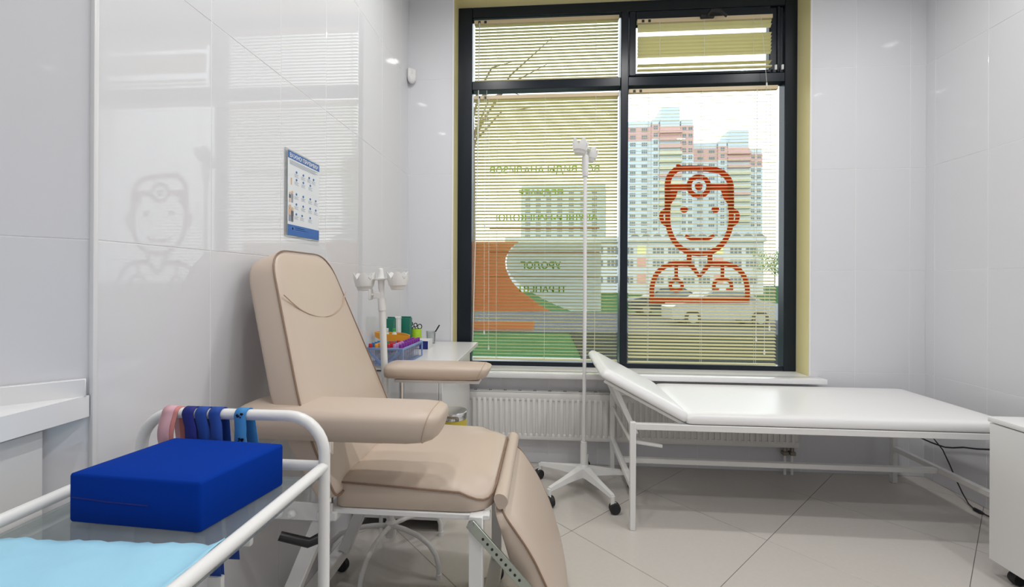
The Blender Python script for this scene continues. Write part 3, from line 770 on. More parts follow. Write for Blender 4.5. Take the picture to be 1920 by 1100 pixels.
# backrest: tapered cushion, outline in (width, height along the back)
bang = R(19); cb, sb = math.cos(bang), math.sin(bang); base = Vector((.326, ym-.04, .565))
def backfn(a, b, d):      # a across, b up the back, d out of the front face
    q_ = max(0, (.30-b)/.30); cur_ = .02*q_*q_
    if d < -.01: d *= 1-.38*q_
    return base+Vector((-sb*b+cb*(d+cur_), a, cb*b+sb*d))
bo = rounded([(-.250, .0), (.250, .0), (.258, .21), (.162, .685), (-.162, .685), (-.258, .21)], [.02, .02, .15, .085, .085, .15], 8)
br = [(.012, -.085), (.002, -.078), (0, -.07), (0, -.012), (.004, -.003), (.014, .002), (.05, .007), (.11, .010)]
part(MB().puff(bo, br, backfn), 'backrest', LEA, CH, angle=60)
part(MB().loop([backfn(a, b, -.002) for a, b in bo], .0026, 6), 'piping', PIPE, CH)
part(MB().tube([backfn(a, b, .0108) for a, b in smooth([(-.186, .545), (-.13, .500), (-.065, .475), (0, .467), (.065, .475), (.13, .500), (.186, .545)], 5)], .0018, 5), 'seam', LEAS, CH)
# armrests (D-shaped bolsters along X)
def armrest(x0, x1, yc, zc, wd, hgt, name, skew=0):
    prof = []
    for i in range(28):
        a = 2*math.pi*i/28; cx, sz = math.cos(a), math.sin(a)
        ex = .62 if sz > 0 else .75
        prof.append((wd/2*math.copysign(abs(cx)**.6, cx), hgt/2*math.copysign(abs(sz)**ex, sz)))
    V = []; Fc = []; sts = [(x0, .72), (x0+.006, .9), (x0+.02, .98), (x0+.06, 1.0), ((x0+x1)/2, 1.02), (x1-.07, 1.0), (x1-.03, .94), (x1-.01, .80), (x1, .60)]
    for q, (x, k) in enumerate(sts):
        sk = skew*min(1, max(0, (q-3)/2))
        for a, b in prof: V.append((x+sk*b*k, yc+a*k, zc+b*k))
    n = 28
    for i in range(len(sts)-1):
        for q in range(n): q2 = (q+1) % n; Fc.append((i*n+q, i*n+q2, (i+1)*n+q2, (i+1)*n+q))
    Fc.append(tuple(reversed(range(n)))); Fc.append(tuple((len(sts)-1)*n+q for q in range(n)))
    ar = part(MB().add(V, Fc), name, LEA, CH, angle=60)
    sm = []
    for q in range(n): a, b = prof[q]; sm.append((x1-.03+skew*b*.945, yc+a*.945, zc+b*.945))
    part(MB().loop(sm, .0012, 4), 'stitching', LEAS, ar); return ar
armrest(.078, .610, -1.595, .755, .175, .090, 'armrest', .25)
armrest(.245, .655, -1.00, .768, .150, .062, 'armrest', .45)
for (y, xa, xb, z) in ((-1.595, .18, .46, .714), (-1.00, .28, .62, .733)):
    part(MB().box(xa, xb, y-.035, y+.035, z-.010, z+.002, .002, 1), 'arm_plate', WMET, CH)
    part(MB().tube([(.30, y, z-.005), (.30, y, .49)], .011, 12), 'arm_post', CHROME, CH)
    part(MB().box(.272, .328, y-.016, y+.016, .486, .512, .004, 1), 'arm_bracket', WMET, CH)
part(MB().bar((.30, -1.58, .497), (.30, -1.0, .497), .03, .022), 'arm_cross_tube', WMET, CH)
# leg rest: hinged cushion hanging from the seat front
la = R(69); lc, ls = math.cos(la), math.sin(la); lb = Vector((.762, ym, .528))
def legfn(a, b, d):      # b down the rest, d out of its front face, bowed
    bow = .048*math.sin(math.pi*min(1, max(0, b)/.56)**.85)
    if d < -.01: d *= min(1, .35+max(0, b)/.2)
    return lb+Vector((lc*b+ls*(d+bow), a, -ls*b+lc*(d+bow)))
lo_ = rounded([(-.25, .0), (.25, .0), (.250, .13), (.249, .26), (.247, .40), (.245, .52), (-.245, .52), (-.247, .40), (-.249, .26), (-.250, .13)], [.05, .05, .03, .03, .03, .09, .09, .03, .03, .03], 7)
lr = [(.010, -.062), (0, -.055), (0, -.012), (.004, -.003), (.014, .002), (.05, .007), (.11, .009)]
V = MB(); V.puff(lo_, lr, legfn); part(V, 'leg_rest', LEA, CH, angle=60)
part(MB().loop([legfn(a, b, -.002) for a, b in lo_], .0026, 6), 'piping', PIPE, CH)
fl = MB()
prof = rounded([(.742, .556), (.752, .568), (.772, .566), (.784, .548), (.776, .532), (.756, .524)], .012, 3)
fl.prism(prof, lambda a, b, d: Vector((a, d, b)), yn+.012, yfar-.012); part(fl, 'hinge_flap', LEA, CH, angle=60)
# steel ratchet strut
a_ = Vector((.687, yn-.022, .505)); b_ = Vector((.838, yn-.022, .345))
st = part(MB().bar(a_, b_, .007, .026, .001, up=(1, 0, 1)), 'ratchet_strut', ZINC, CH)
dd = (b_-a_).normalized()
for k in range(9): q = a_+dd*(.05+.017*k); part(MB().lathe([(.0035, -.0046), (.0035, .0046)], q, 8, Matrix.Rotation(R(90), 3, 'X')), 'ratchet_hole', BLACK, st)
part(MB().lathe([(.009, -.007), (.009, .007)], a_+dd*.004, 12, Matrix.Rotation(R(90), 3, 'X')), 'pivot_bolt', STEEL, st)
# white steel under-frame
fm = MB()
for y in (yn+.012, yfar-.012): fm.bar((.30, y, .511), (.735, y, .511), .03, .014)
for x in (.33, .70): fm.bar((x, yn+.027, .511), (x, yfar-.027, .511), .03, .014)
part(fm, 'seat_frame', WMET, CH)
for y in (yn, yfar-.012): part(MB().box(.683, .719, y-.016, y+.016, .10, .519, .002, 1), 'front_post', WMET, CH)
for y in (yn+.012, yfar-.012):
    part(MB().bar((.283, y, .49), (.118, y, .10), .034, .040), 'rear_leg', WMET, CH)
    part(MB().box(.10, .315, y-.004-.016, y+.004-.016, .484, .532, .002, 1), 'gusset_plate', WMET, CH)
for x in (.098, .70):
    part(MB().box(x-.022, x+.022, yn-.05, yfar+.03, .058, .100, .003, 1), 'foot_bar', WMET, CH)
    for y in (yn-.03, yfar+.012):
        mw = MB().lathe([(.010, -.010), (.023, -.011), (.026, -.004), (.026, .004), (.023, .011), (.010, .010)], (x, y, .026), 16, Matrix.Rotation(R(90), 3, 'X'))
        mw.box(x-.008, x+.008, y-.008, y+.008, .03, .06); part(mw, 'castor', RUB, CH)
# tilt lever and gas springs
part(MB().tube([(.30, yn-.02, .445), (.305, yn-.03, .46), (.275, yn-.05, .452), (.21, yn-.07, .478)], [.012, .014, .0125, .0115], 10), 'tilt_lever', BLACK, CH)
part(MB().tube([(.285, yn-.012, .64), (.295, yn-.012, .49)], .006, 10), 'chrome_rod', CHROME, CH)
for x in (.175, .21): part(MB().lathe([(.011, -.006), (.011, 0), (.006, .006)], (x, yn-.022, .505), 10, Matrix.Rotation(R(90), 3, 'X')), 'bolt_cap', WPL, CH)

# ------------------------------------------------------------------ instrument trolley
tx0, tx1, ty1, ty0, zr_, ztp, tr = .045, .437, -1.884, -2.46, .7525, .851, .0108
TR = thing('instrument_trolley', 'white tubular steel trolley with glass shelf in the left foreground', 'trolley', ((tx0+tx1)/2, (ty0+ty1)/2, 0))
for y in (ty1, ty0):
    r_ = .075
    pts = [(tx0, y, .06), (tx0, y, ztp-r_)]+[tuple(p) for p in arc((tx0+r_, y, ztp-r_), r_, math.pi, math.pi/2, 8)][1:]
    pts += [tuple(p) for p in arc((tx1-r_, y, ztp-r_), r_, math.pi/2, 0, 8)]+[(tx1, y, .06)]
    part(MB().tube(pts, tr, 16), 'end_frame', WMET, TR)
    part(MB().tube([(tx0, y, zr_), (tx1, y, zr_)], tr*.95, 14), 'cross_bar', WMET, TR)
    part(MB().tube([(tx0, y, .26), (tx1, y, .26)], tr*.95, 14), 'cross_bar', WMET, TR)
for x in (tx0, tx1):
    for z in (zr_, .26): part(MB().tube([(x, ty0, z), (x, ty1, z)], tr*.95, 16), 'side_rail', WMET, TR)
GSH = clearmat('shelf_glass', (.82, .87, .86), .12, .03, body=.34, bodycol=(.62, .68, .70))
for z in (.730, .245): part(MB().box(tx0+.004, tx1-.004, ty0+.005, ty1-.012, z, z+.005, .001, 1), 'glass_shelf', GSH, TR)
for x in (tx0, tx1):
    for y in (ty0, ty1):
        mw = MB().lathe([(.012, -.010), (.027, -.011), (.030, -.004), (.030, .004), (.027, .011), (.012, .010)], (x, y, .03), 16, Matrix.Rotation(R(90), 3, 'X')).box(x-.01, x+.01, y-.01, y+.01, .03, .064)
        part(mw, 'castor', RUB, TR)
        part(MB().tube([(x+(.012 if x < .2 else -.012), y, .725), (x, y, .735)], .005, 8), 'shelf_clip', CHROME, TR)
# arm cushion on the shelf
ZS = .7355
A = at(128, 978, Z=ZS); B = at(374, 1000, Z=ZS); C_ = at(532, 908, Z=ZS)
u_ = (C_-B); D_ = A+u_
top_h = .077
def cushfn(a, b, d): return A+(B-A)*a+u_*b+Vector((0, 0, d))
co = rounded([(0, 0), (1, 0), (1, 1), (0, 1)], .03, 4)
CU = thing('arm_cushion', 'royal blue fabric arm cushion lying on the trolley', 'cushion', (A+B+C_+D_)/4)
part(MB().puff(co, [(.03, 0), (.006, .001), (0, .004), (0, .073), (.006, .0765), (.03, .078), (.2, .080)], cushfn), 'cover', NAVY, CU, angle=55)
part(MB().tube([cushfn(.03, .001, .040), cushfn(.3, .001, .037), cushfn(.62, .001, .036)], .0012, 5), 'zip_seam', NAVYD, CU)
# disposable sheet over the near half of the shelf
Vv = []; Ff = []; nx, ny = 26, 22
for i in range(nx+1):
    for j in range(ny+1):
        x = .075+(.422-.075)*i/nx; yy = -2.145-.30*j/ny+.003*math.sin(i*.9)+.002*math.sin(i*2.3)+.012*(i/nx)
        rise = max(0, (x-.385)/.043); z = ZS+.003+.0035*(1+math.sin(x*60+j*.6)*math.sin(j*.9+1))*(.7)+.016*rise*rise
        Vv.append((x, yy, z))
for i in range(nx):
    for j in range(ny): q = i*(ny+1)+j; Ff.append((q, q+1, q+ny+2, q+ny+1))
SHT = single(MB().add(Vv, Ff), 'absorbent_sheet', SHEETM, 'light blue disposable absorbent sheet on the near end of the trolley', 'sheet', angle=70)
md = SHT.modifiers.new('thickness', 'SOLIDIFY'); md.thickness = .002; md.offset = 1
# tourniquets hung over the end bar
def strap(xc, mt, zf, zbk, label, wd=.024, sh=0.0, buckle=True, lean=0.0, r_=tr+.0022):
    pts = []
    n = 10
    for i in range(n+1): z = zf+(ztp-zf)*i/n; k = 1-i/n; pts.append((xc+lean*math.sqrt(k)+sh*math.sin(k*3)*.3, ty1-r_-.010*math.sin(k*math.pi)*(1 if k < 1 else 0), z))
    for i in range(1, 9): a = math.pi-math.pi*i/9; pts.append((xc, ty1+r_*math.cos(a), ztp+r_*math.sin(a)))
    for i in range(n+1): z = ztp+(zbk-ztp)*i/n; k = i/n; pts.append((xc+.018*k+sh*k, ty1+r_+.004*k, z))
    V = []; Fc = []
    for j, p in enumerate(pts):
        for dx in (-wd/2, wd/2): V.append((p[0]+dx, p[1], p[2]))
    for j in range(len(pts)-1): Fc.append((2*j, 2*j+1, 2*j+3, 2*j+2))
    t = thing('tourniquet', label, 'tourniquet', (xc, ty1, zf), 'tourniquets hung over the trolley bar')
    o = part(MB().add(V, Fc), 'webbing', mt, t, angle=70); mo = o.modifiers.new('t', 'SOLIDIFY'); mo.thickness = .0016; mo.offset = 0
    if buckle:
        part(MB().box(pts[0][0]-wd/2-.003, pts[0][0]+wd/2+.003, pts[0][1]-.006, pts[0][1]+.006, zf-.018, zf+.010, .003, 2), 'buckle', WPL, t)
    return t, pts
def bx(px): return at(px, 776, Y=ty1).x
strap(bx(324), PINK, .775, .69, 'pink tourniquet at the bend of the trolley bar')
strap(bx(334), PINKR, .765, .60, 'red patterned tourniquet half hidden under the pink one', wd=.018, buckle=False, r_=tr+.0009)
strap(bx(361), NAVYD, .60, .56, 'dark navy tourniquet, first of the blue ones after the pink', lean=.030)
strap(bx(385), BLUEW, .520, .50, 'blue tourniquet between the navy one and another blue one', lean=at(414, 1080, Y=ty1).x-bx(385))
strap(bx(410), BLUEW, .70, .545, 'blue tourniquet last in the row of three blue ones', lean=.022, sh=.004)
t5, pts5 = strap(bx(458), LBLUE, .612, .72, 'light blue patterned tourniquet hanging alone near the bar end', lean=.012)
for i in (0, 2, 4, 6, 8, 10):
    p = pts5[i]; bl = MB()
    for q in range(6):
        cx = p[0]+random.uniform(-.006, .006); cz = p[2]+random.uniform(-.005, .005); a = random.uniform(.0015, .003)
        bl.box(cx-a, cx+a, p[1]-.0016, p[1]-.0006, cz-a*.8, cz+a*.8, 0, 1, Matrix.Translation((cx, 0, cz)) @ Matrix.Rotation(random.uniform(0, 3), 4, 'Y') @ Matrix.Translation((-cx, 0, -cz)))
    part(bl, 'printed_motif', BLACK, t5)

# ------------------------------------------------------------------ desk in the corner
DK = thing('corner_desk', 'white laminate desk in the corner behind the beige chair', 'desk', (.22, -.4, 0))
ZD = .745
part(MB().box(.014, .458, -.81, -.012, ZD-.022, ZD, .0015, 1), 'desk_top', DESKW, DK)
part(MB().box(.402, .418, -.795, -.075, 0, ZD-.022, .001, 1), 'side_panel', DESKW, DK)
part(MB().box(.02, .036, -.795, -.01, 0, ZD-.022, .001, 1), 'side_panel', DESKW, DK)
part(MB().box(.036, .402, -.03, -.014, .1, ZD-.022, .001, 1), 'back_panel', DESKW, DK)
for k, (a, b) in enumerate(((.05, .34), (.345, .53), (.535, .715))):
    d_ = part(MB().box(.042, .400, -.797, -.780, a, b, .0015, 1), 'drawer', DESKW, DK)
    part(MB().box(.15, .29, -.7985, -.796, b-.012, b-.004), 'finger_groove', STEEL, d_)
# waste canister on the side panel
cxx, cyy = .482, -.87
WC = thing('waste_canister', 'small yellow waste canister with a steel lid beside the desk', 'canister', (cxx, cyy, .38))
part(MB().lathe([(.055, .38), (.060, .39), (.060, .545)], (cxx, cyy, 0), 24), 'body', mat('waste_yellow', (.75, .62, .08), .4), WC)
part(MB().lathe([(.0615, .538), (.0625, .543), (.0625, .566), (.060, .5695), (.02, .5705), (0, .5705)], (cxx, cyy, 0), 24), 'lid', CHROME, WC)
part(MB().box(.4175, .43, -.90, -.84, .42, .50, .002, 1), 'bracket', STEEL, WC)

# tube rack and blood tubes
RK = mat('blue_clear_plastic', (.40, .54, .84), .2, trans=.35)
ra = at(760, 655, Z=.820); rb = at(790, 638, Z=.820); rc = at(690, 652, Z=.820)
ex = Vector((-1, .03, 0)); Lx = .17; ex.normalize()
ey = Vector((-ex.y, ex.x, 0))
if ey.y < 0: ey = -ey
Ly = .275; org = Vector((ra.x-.012, ra.y, 0))
def rp(a, b, z): return org+ex*a+ey*b+Vector((0, 0, z))
RKT = thing('tube_rack', 'blue plastic rack full of blood tubes on the desk', 'rack', rp(Lx/2, Ly/2, ZD))
zt_ = .820; nA, nB = 6, 9
tm = MB()
tm.bar(rp(0, 0, zt_), rp(Lx, 0, zt_), .006, .010, .001).bar(rp(0, Ly, zt_), rp(Lx, Ly, zt_), .006, .010, .001)
tm.bar(rp(0, 0, zt_), rp(0, Ly, zt_), .006, .010, .001).bar(rp(Lx, 0, zt_), rp(Lx, Ly, zt_), .006, .010, .001)
for i in range(1, nA): tm.bar(rp(Lx*i/nA, 0, zt_), rp(Lx*i/nA, Ly, zt_), .003, .004, 0)
for j in range(1, nB): tm.bar(rp(0, Ly*j/nB, zt_), rp(Lx, Ly*j/nB, zt_), .003, .004, 0)
part(tm, 'top_grid', RK, RKT)
tm = MB().box(0, Lx, 0, Ly, 0, .004, .001, 1); part(MB().add([rp(v[0], v[1], ZD+.001+v[2]) for v in tm.v], tm.f), 'base_plate', RK, RKT)
for b in (0, Ly):
    part(MB().bar(rp(0, b, zt_), rp(Lx*.45, b, ZD+.005), .004, .012, .001), 'leg_brace', RK, RKT)
    part(MB().bar(rp(Lx, b, zt_), rp(Lx*.55, b, ZD+.005), .004, .012, .001), 'leg_brace', RK, RKT)
for a in (0, Lx):
    part(MB().bar(rp(a, 0, ZD+.003), rp(a, 0, zt_), .005, .008, .001), 'upright', RK, RKT); part(MB().bar(rp(a, Ly, ZD+.003), rp(a, Ly, zt_), .005, .008, .001), 'upright', RK, RKT)
TG = clearmat('tube_glass', (.86, .88, .92), .05, .05, body=.25, bodycol=(.75, .72, .78))
CAPS = {'purple': (.22, .02, .30), 'red': (.55, .02, .025), 'green': (.02, .25, .10), 'orange': (.80, .36, .06), 'blue': (.02, .20, .50), 'lilac': (.55, .28, .60)}
tube_me = MB().lathe([(0, 0), (.004, .001), (.0058, .006), (.0062, .075)], (0, 0, 0), 10); cap_me = {}
tme = bpy.data.meshes.new('tube_body'); tme.from_pydata(tube_me.v, [], tube_me.f); tme.materials.append(TG)
for p in tme.polygons: p.use_smooth = True
cb_ = MB().lathe([(.0078, .066), (.0085, .069), (.0085, .086), (.0070, .090), (0, .090)], (0, 0, 0), 12)
for nme, c in CAPS.items():
    me_ = bpy.data.meshes.new('cap'); me_.from_pydata(cb_.v, [], cb_.f); me_.materials.append(mat('cap_'+nme, c, .35)); cap_me[nme] = me_
    for p in me_.polygons: p.use_smooth = True
    me_.set_sharp_from_angle(angle=R(40))
names_col = [['purple']*9, ['lilac']*4+['purple']*5, ['red', 'red', 'red', None, 'red', None, None, None, None], ['green', 'green', 'green', 'red', None, None, None, None, None],
             ['orange', 'orange', None, 'green', None, None, None, None, None], ['red', 'blue', 'blue', 'blue', 'blue', None, None, None, None]]
for i in range(nA):
    for j in range(nB):
        cname = names_col[i][j]
        if not cname: continue
        pos = rp(Lx*(i+.5)/nA, Ly*(j+.5)/nB, ZD+.006)
        t = thing('blood_tube', '%s capped tube, %s from front, %s row of the rack' % (cname, ('first', 'second', 'third', 'fourth', 'fifth', 'sixth', 'seventh', 'eighth', 'ninth')[j], ('rightmost', 'second from right', 'third from right', 'third from left', 'second from left', 'leftmost')[i]), 'tube', pos, 'blood tubes in the rack')
        for nm, me_ in (('tube_body', tme), ('cap', cap_me[cname])):
            o = bpy.data.objects.new(nm, me_); COL.objects.link(o); o.parent = t
# things behind the rack
def deskpt(px, Y): p = at(px, 640, Y=Y); return p.x
y_ = -.13
TEAL = mat('teal_pack', (.05, .38, .36), .35); DG = mat('dark_green_pack', (.01, .16, .11), .4); AQ = mat('aqua_pack', (.22, .55, .56), .4)
def pack(pxa, pxb, pya, Y, dep, m_, label, stripe=None):
    xa, xb = at(pxa, 620, Y=Y).x, at(pxb, 620, Y=Y).x; zt2 = at((pxa+pxb)/2, pya, Y=Y).z
    t = thing('wipes_pack', label, 'pack', ((xa+xb)/2, Y+dep/2, ZD), 'packs at the back of the desk')
    part(MB().box(xa, xb, Y, Y+dep, ZD, zt2, .004, 2), 'pack_body', m_, t)
    if stripe: part(MB().box(xa+.001, xb-.001, Y-.001, Y+.001, ZD+.01, ZD+(zt2-ZD)*.45, 0), 'label_band', stripe, t)
    part(MB().box(xa-.001, xb+.001, Y+dep*.4, Y+dep*.6, zt2-.002, zt2+.008, .002, 1), 'top_fold', m_, t)
pack(724, 737, 597, -.47, .05, DG, 'dark green pack standing left of the white bottle on the desk', TEAL)
pack(748, 768, 596, -.30, .05, DG, 'dark green and aqua pack standing right of the white bottle', AQ)
xa_, xb_ = at(738, 620, Y=-.37).x, at(748, 620, Y=-.37).x; zz = at(743, 594, Y=-.37).z
t = thing('white_carton', 'slim white upright carton between the two green packs', 'box', ((xa_+xb_)/2, -.35, ZD))
part(MB().box(xa_, xb_, -.37, -.33, ZD, zz, .002, 1), 'carton', WPL, t); part(MB().box(xa_-.001, xb_+.001, -.371, -.329, zz-.012, zz+.001, .002, 1), 'lid', PVC, t)
ORG = mat('orange_plastic', (.85, .36, .03), .35)
yo = -.575; xo = .108; zo = .827
V = []; Fc = []; nn = 36
for i in range(nn):
    a = 2*math.pi*i/nn; x, y = xo+.088*math.cos(a), yo+.045*math.sin(a); lift_ = .018*max(0, -math.cos(a))**1.5
    for (k, dz) in ((1, 0), (1.03, .024), (.97, .024), (.94, .002)): V.append((xo+(x-xo)*k, yo+(y-yo)*k, zo+dz+lift_+.010*math.sin(a)**2*(dz > .01)))
for i in range(nn):
    j2 = (i+1) % nn
    for q in range(4): q2 = (q+1) % 4; Fc.append((i*4+q, j2*4+q, j2*4+q2, i*4+q2))
single(MB().add(V, Fc), 'orange_band', ORG, 'orange oval plastic band lying on top of the tube rack', 'band', angle=60)
for k, (dx, dy, cap_, lab) in enumerate(((-.030, .004, (.85, .85, .83), 'small bottle with white cap inside the orange band'), (.012, -.004, (.05, .40, .08), 'small bottle with green cap inside the orange band'))):
    t = thing('medicine_bottle', lab, 'bottle', (xo+dx, yo+dy, zo))
    part(MB().lathe([(.011, 0), (.012, .002), (.012, .034), (.007, .042), (.007, .046)], (xo+dx, yo+dy, zo), 14), 'bottle_body', mat('vial_body', (.72, .78, .70), .2), t)
    part(MB().lathe([(.009, .044), (.009, .058), (0, .059)], (xo+dx, yo+dy, zo), 14), 'cap', mat('vial_cap%d' % k, cap_, .4), t)
# white and navy box, lime cup with scissors, clear cup with pen
bx0 = at(776, 655, Z=ZD); bx1 = at(803, 651, Z=ZD)
NB = mat('navy_print', (.01, .015, .16), .4)
t = thing('small_carton', 'small white carton with navy corner panel beside the rack', 'box', (.185, -.29, ZD))
part(MB().box(.145, .225, -.335, -.23, ZD, ZD+.048, .0015, 1), 'carton', mat('white_card', (.78, .78, .80), .5), t)
part(MB().box(.178, .2256, -.3362, -.3345, ZD+.004, ZD+.046), 'navy_panel', NB, t); part(MB().box(.145, .2256, -.3364, -.3346, ZD+.0005, ZD+.006), 'navy_edge', NB, t)
LIME = mat('lime_plastic', (.45, .70, .03), .35)
xc_ = at(780, 630, Y=-.19).x; zc_ = at(780, 616, Y=-.19).z
t = thing('pencil_cup', 'lime green ribbed cup holding scissors on the desk', 'cup', (xc_, -.19, ZD))
pr = [(.028, ZD)]
nr = 7
for i in range(nr): z0 = ZD+(zc_-ZD)*i/nr; z1 = ZD+(zc_-ZD)*(i+1)/nr; pr += [(.031, z0+.002), (.0325, (z0+z1)/2), (.031, z1-.001)]
pr += [(.031, zc_), (.028, zc_), (.027, ZD+.004), (0, ZD+.004)]
part(MB().lathe(pr, (xc_, -.19, 0), 28), 'cup_body', LIME, t)
def ring(mb_, c, r_, ax, th=.0028):
    c = Vector(c); ax = Vector(ax).normalized(); up = Vector((0, 0, 1)); s_ = ax
    return mb_.loop([c+s_*math.cos(2*math.pi*i/18)*r_+up*math.sin(2*math.pi*i/18)*r_*1.15 for i in range(18)], th, 6)
for k, (px, py, px2, py2, lean, lab) in enumerate(((770, 607, 779, 611, -.2, 'black handled scissors leaning left in the lime cup'), (787, 612, 776, 618, .2, 'black handled scissors leaning right in the lime cup'))):
    Yk = -.19+(.008 if k else -.006); p1 = at(px, py, Y=Yk); p2 = at(px2, py2-2, Y=Yk); f_ = Vector((xc_+(.006 if k else -.006), Yk, ZD+.012))
    t = thing('scissors', lab, 'scissors', f_)
    hm = ring(MB(), p1, .012, (1, .3, 0)); ring(hm, p2, .0095, (1, .3, 0)); part(hm, 'finger_rings', BLACK, t)
    part(MB().tube([p1+Vector((0, 0, -.013)), (p1+f_)/2, f_], .0022, 6).tube([p2+Vector((0, 0, -.011)), (p2+f_)/2, f_+Vector((.003, 0, 0))], .0022, 6), 'blades', STEEL, t)
xg = at(808, 640, Y=-.10).x
single(MB().lathe([(.022, ZD), (.025, ZD+.002), (.029, ZD+.075), (.0275, ZD+.075), (.0235, ZD+.004), (0, ZD+.004)], (xg, -.10, 0), 24), 'clear_cup', clearmat('clear_plastic', (.93, .94, .95), .08, .05), 'clear plastic cup with a pen near the wall', 'cup')
pe = at(824, 609, Y=-.10)
t = thing('pen', 'pen with black end leaning in the clear cup', 'pen', (xg-.012, -.10, ZD+.006))
d0 = Vector((xg-.012, -.10, ZD+.006)); d1 = Vector(pe); mid = d0+(d1-d0)*.62
part(MB().tube([d0, mid], .0038, 8), 'barrel', WPL, t); part(MB().tube([mid, d1], .0042, 8), 'pen_cap', BLACK, t)

# ------------------------------------------------------------------ poster on the left wall
PB = mat('poster_paper', (.80, .83, .87), .35); PBL = mat('poster_blue', (.02, .13, .46), .35); PWH = mat('poster_white', (.90, .90, .92), .4); PGR = mat('poster_grey_print', (.30, .33, .42), .5)
y0p, y1p, z0p, z1p = -1.310, -1.105, 1.279, 1.566
PO = thing('wall_poster', 'vaccination poster with blue header in a clear holder on the tiled wall', 'poster', (.002, (y0p+y1p)/2, z0p))
part(MB().box(.0005, .004, y0p-.012, y1p+.004, z0p-.006, z1p+.006, .001, 1), 'holder', clearmat('acrylic', (.95, .96, .96), .06, .05, body=.35, bodycol=(.85, .87, .88)), PO)
part(MB().box(.0045, .0055, y0p, y1p, z0p, z1p), 'sheet', PB, PO)
def ppq(u0, u1, v0, v1, m_, name):
    ww, hh = y1p-y0p, z1p-z0p; part(MB().box(.0054, .0060, y0p+ww*u0, y0p+ww*u1, z1p-hh*v1, z1p-hh*v0), name, m_, PO)
ppq(0, 1, 0, .085, PBL, 'header_band'); ppq(0, 1, .872, 1.0, PBL, 'footer_band')
V, Fc = text_mesh('ВАЖНО! ПРИВИВКИ', .185, .0155, .02)
part(MB().add([(.0063+e, (y0p+y1p)/2+p, z1p-.0205+q) for p, q, e in V], Fc), 'header_text', PWH, PO)['kind'] = 'stuff'
for k in range(4): ppq(.05, .95-(.08*(k % 2)), .105+.014*k, .109+.014*k, PGR, 'text_line')
rowsv = [(.225, (.25, .46, .65, .80)), (.318, (.25, .46, .69)), (.492, (.25, .46, .69, .88)), (.615, (.25, .46, .69, .88)), (.735, (.25, .43, .69))]
for v, us in rowsv:
    for u in us:
        c = (.0060, y0p+(y1p-y0p)*u, z1p-(z1p-z0p)*v); part(MB().lathe([(.0042, -.0004), (.0042, .0006)], c, 12, Matrix.Rotation(R(90), 3, 'Y')), 'dot', PBL, PO)
        for k in range(3): ppq(u-.06, u+.07-.03*(k % 2), v+.028+.014*k, v+.0305+.014*k, PGR, 'text_line')
SK = mat('print_skin', (.70, .48, .35), .5); DK_ = mat('print_dark', (.12, .13, .16), .5)
def fig(u, v, h, kinds):
    ww, hh = y1p-y0p, z1p-z0p; yc = y0p+ww*u; zt3 = z1p-hh*v; a = h*hh
    part(MB().lathe([(a*.13, -.0003), (a*.13, .0006)], (.0060, yc, zt3-a*.13), 10, Matrix.Rotation(R(90), 3, 'Y')), 'printed_head', SK, PO)
    part(MB().box(.0054, .0061, yc-a*.15, yc+a*.15, zt3-a*.62, zt3-a*.26), 'printed_torso', kinds[0], PO); part(MB().box(.0054, .0061, yc-a*.12, yc+a*.12, zt3-a, zt3-a*.62), 'printed_legs', kinds[1], PO)
fig(.10, .31, .085, (SK, SK)); fig(.06, .485, .12, (DK_, SK)); fig(.125, .465, .14, (PGR, PGR)); fig(.06, .635, .20, (SK, PGR)); fig(.13, .66, .175, (DK_, DK_))
ppq(.13, .16, .905, .93, PWH, 'footer_mark'); ppq(.22, .5, .90, .905, PWH, 'footer_text'); ppq(.22, .6, .922, .926, PWH, 'footer_text')

# motion sensor in the corner
SN = thing('motion_sensor', 'white motion sensor mounted high in the wall corner', 'sensor', (.03, -.02, 2.37))
m_ = Matrix.Translation((.026, -.020, 2.417)) @ Matrix.Rotation(R(35), 4, 'Z')
part(MB().box(-.026, .026, -.012, .016, -.012, .048, .006, 3, m_), 'housing', WPL, SN)
bd = MB().lathe([(.026, 0), (.0255, -.012), (.021, -.026), (.012, -.035), (0, -.038)], (0, 0, 0), 20)
part(MB().add([m_ @ Vector((v[0], v[1]*.72-.002, v[2]-.008)) for v in bd.v], bd.f), 'lens_dome', WPL, SN)
part(MB().box(-.004, .004, -.0135, -.011, .012, .034, .001, 1, m_), 'indicator', PVC, SN)

# ------------------------------------------------------------------ niche counter at the left edge
CT = thing('niche_counter', 'white counter with upstand built into the niche at the left edge', 'counter', (-.2, -2.3, 0))
e0 = c0+dv*.004; e1 = c0+dv*.62
poly = [(-.001, -1.948), (-.001, -2.56), (e1.x+.012, -2.56), (e1.x+.012, e1.y-.002), (e0.x, e0.y-.009)]
part(MB().prism(poly, lambda a, b, d: Vector((a, b, d)), .859, .900), 'worktop', PVC, CT)
q0 = c0+dv*.012+n_*.002; q1 = c0+dv*.62+n_*.002
part(MB().bar(q0+n_*.006+Vector((0, 0, .916)), q1+n_*.006+Vector((0, 0, .916)), .012, .034, .001), 'upstand', PVC, CT)
part(MB().prism([(-.045, -2.005), (-.045, -2.56), (-.55, -2.56), (-.55, -2.50), (-.08, -2.04)], lambda a, b, d: Vector((a, b, d)), .08, .858), 'cabinet_body', DESKW, CT)
part(MB().box(-.044, -.030, -2.54, -2.002, .10, .850, .002, 1), 'cabinet_door', DESKW, CT)

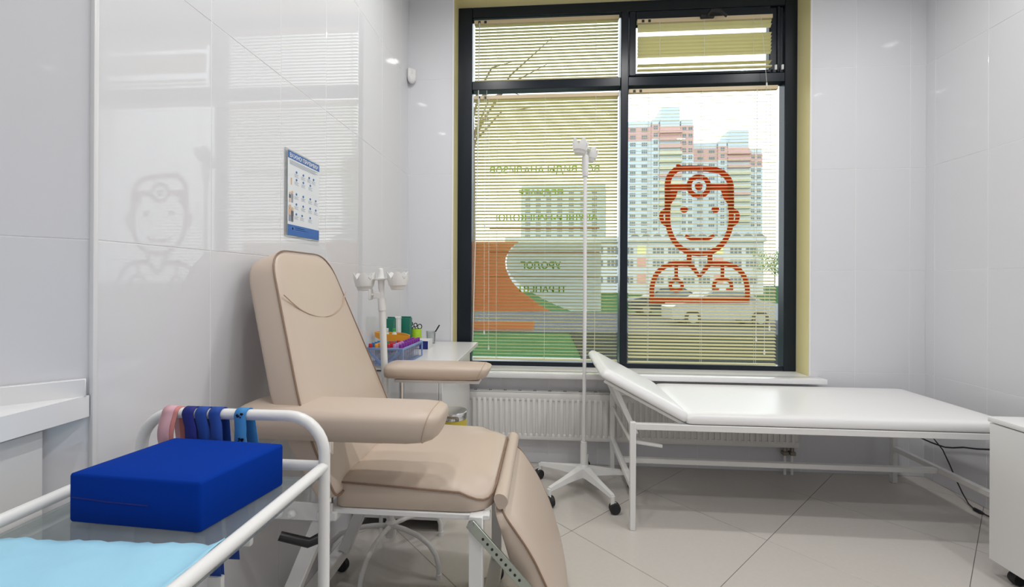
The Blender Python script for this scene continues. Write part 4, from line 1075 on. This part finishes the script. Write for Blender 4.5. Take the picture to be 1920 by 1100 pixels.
# ------------------------------------------------------------------ drawer unit at the right edge
DU = thing('drawer_unit', 'white drawer unit on castors at the right edge', 'cabinet', (2.84, -1.15, 0))
dx0, dx1, dy0, dy1 = 2.590, 3.06, -1.42, -.893
part(MB().box(dx0+.004, dx1-.004, dy0+.004, dy1-.004, .062, .588, .002, 1), 'body', DESKW, DU)
part(MB().box(dx0, dx1, dy0, dy1, .592, .612, .003, 2), 'top_panel', DESKW, DU)
for k, (a, b) in enumerate(((.07, .235), (.24, .41), (.415, .583))):
    d_ = part(MB().box(dx0+.006, dx1-.006, dy0-.012, dy0+.004, a, b, .002, 1), 'drawer', DESKW, DU); part(MB().box(2.78, 2.88, dy0-.024, dy0-.012, b-.03, b-.018, .002, 1), 'handle', STEEL, d_)
for x in (dx0+.05, dx1-.05):
    for y in (dy0+.05, dy1-.06):
        part(MB().lathe([(.010, -.012), (.022, -.013), (.025, -.004), (.025, .004), (.022, .013), (.010, .012)], (x, y, .025), 16, Matrix.Rotation(R(90), 3, 'X')).box(x-.01, x+.01, y-.006, y+.006, .03, .064), 'castor', RUB, DU)
# cables behind the couch
def wob(pts): return [Vector(p) for p in pts]
single(MB().tube([(2.985, -.04, .262), (3.01, -.07, .248), (3.035, -.10, .236), (3.055, -.13, .230), (3.066, -.155, .229), (3.067, -.20, .243), (3.066, -.26, .268), (3.067, -.33, .286), (3.066, -.395, .308), (3.066, -.85, .42)], .0042, 8), 'power_cable', BLACK, 'thick black power cable sagging along the right wall', 'cable')
CB = thing('mains_cable', 'thin dark cable with a plug dropping to the floor by the right wall', 'cable', (3.05, -.3, 0))
part(MB().tube([(3.05, -.10, .26), (3.066, -.14, .21), (3.07, -.18, .14), (3.066, -.22, .08), (3.055, -.27, .03), (3.03, -.33, .006), (3.005, -.39, .006)], .003, 8), 'lead', BLACK, CB)
part(MB().tube([(3.005, -.388, .008), (3.004, -.42, .009), (3.01, -.432, .007)], [.009, .009, .004], 8), 'plug', BLACK, CB)
part(MB().tube([(3.01, -.43, .006), (3.02, -.52, .006), (3.03, -.70, .006)], .003, 8), 'lead', BLACK, CB)

for o in list(bpy.data.objects):
    if '_w' in o: del o['_w']
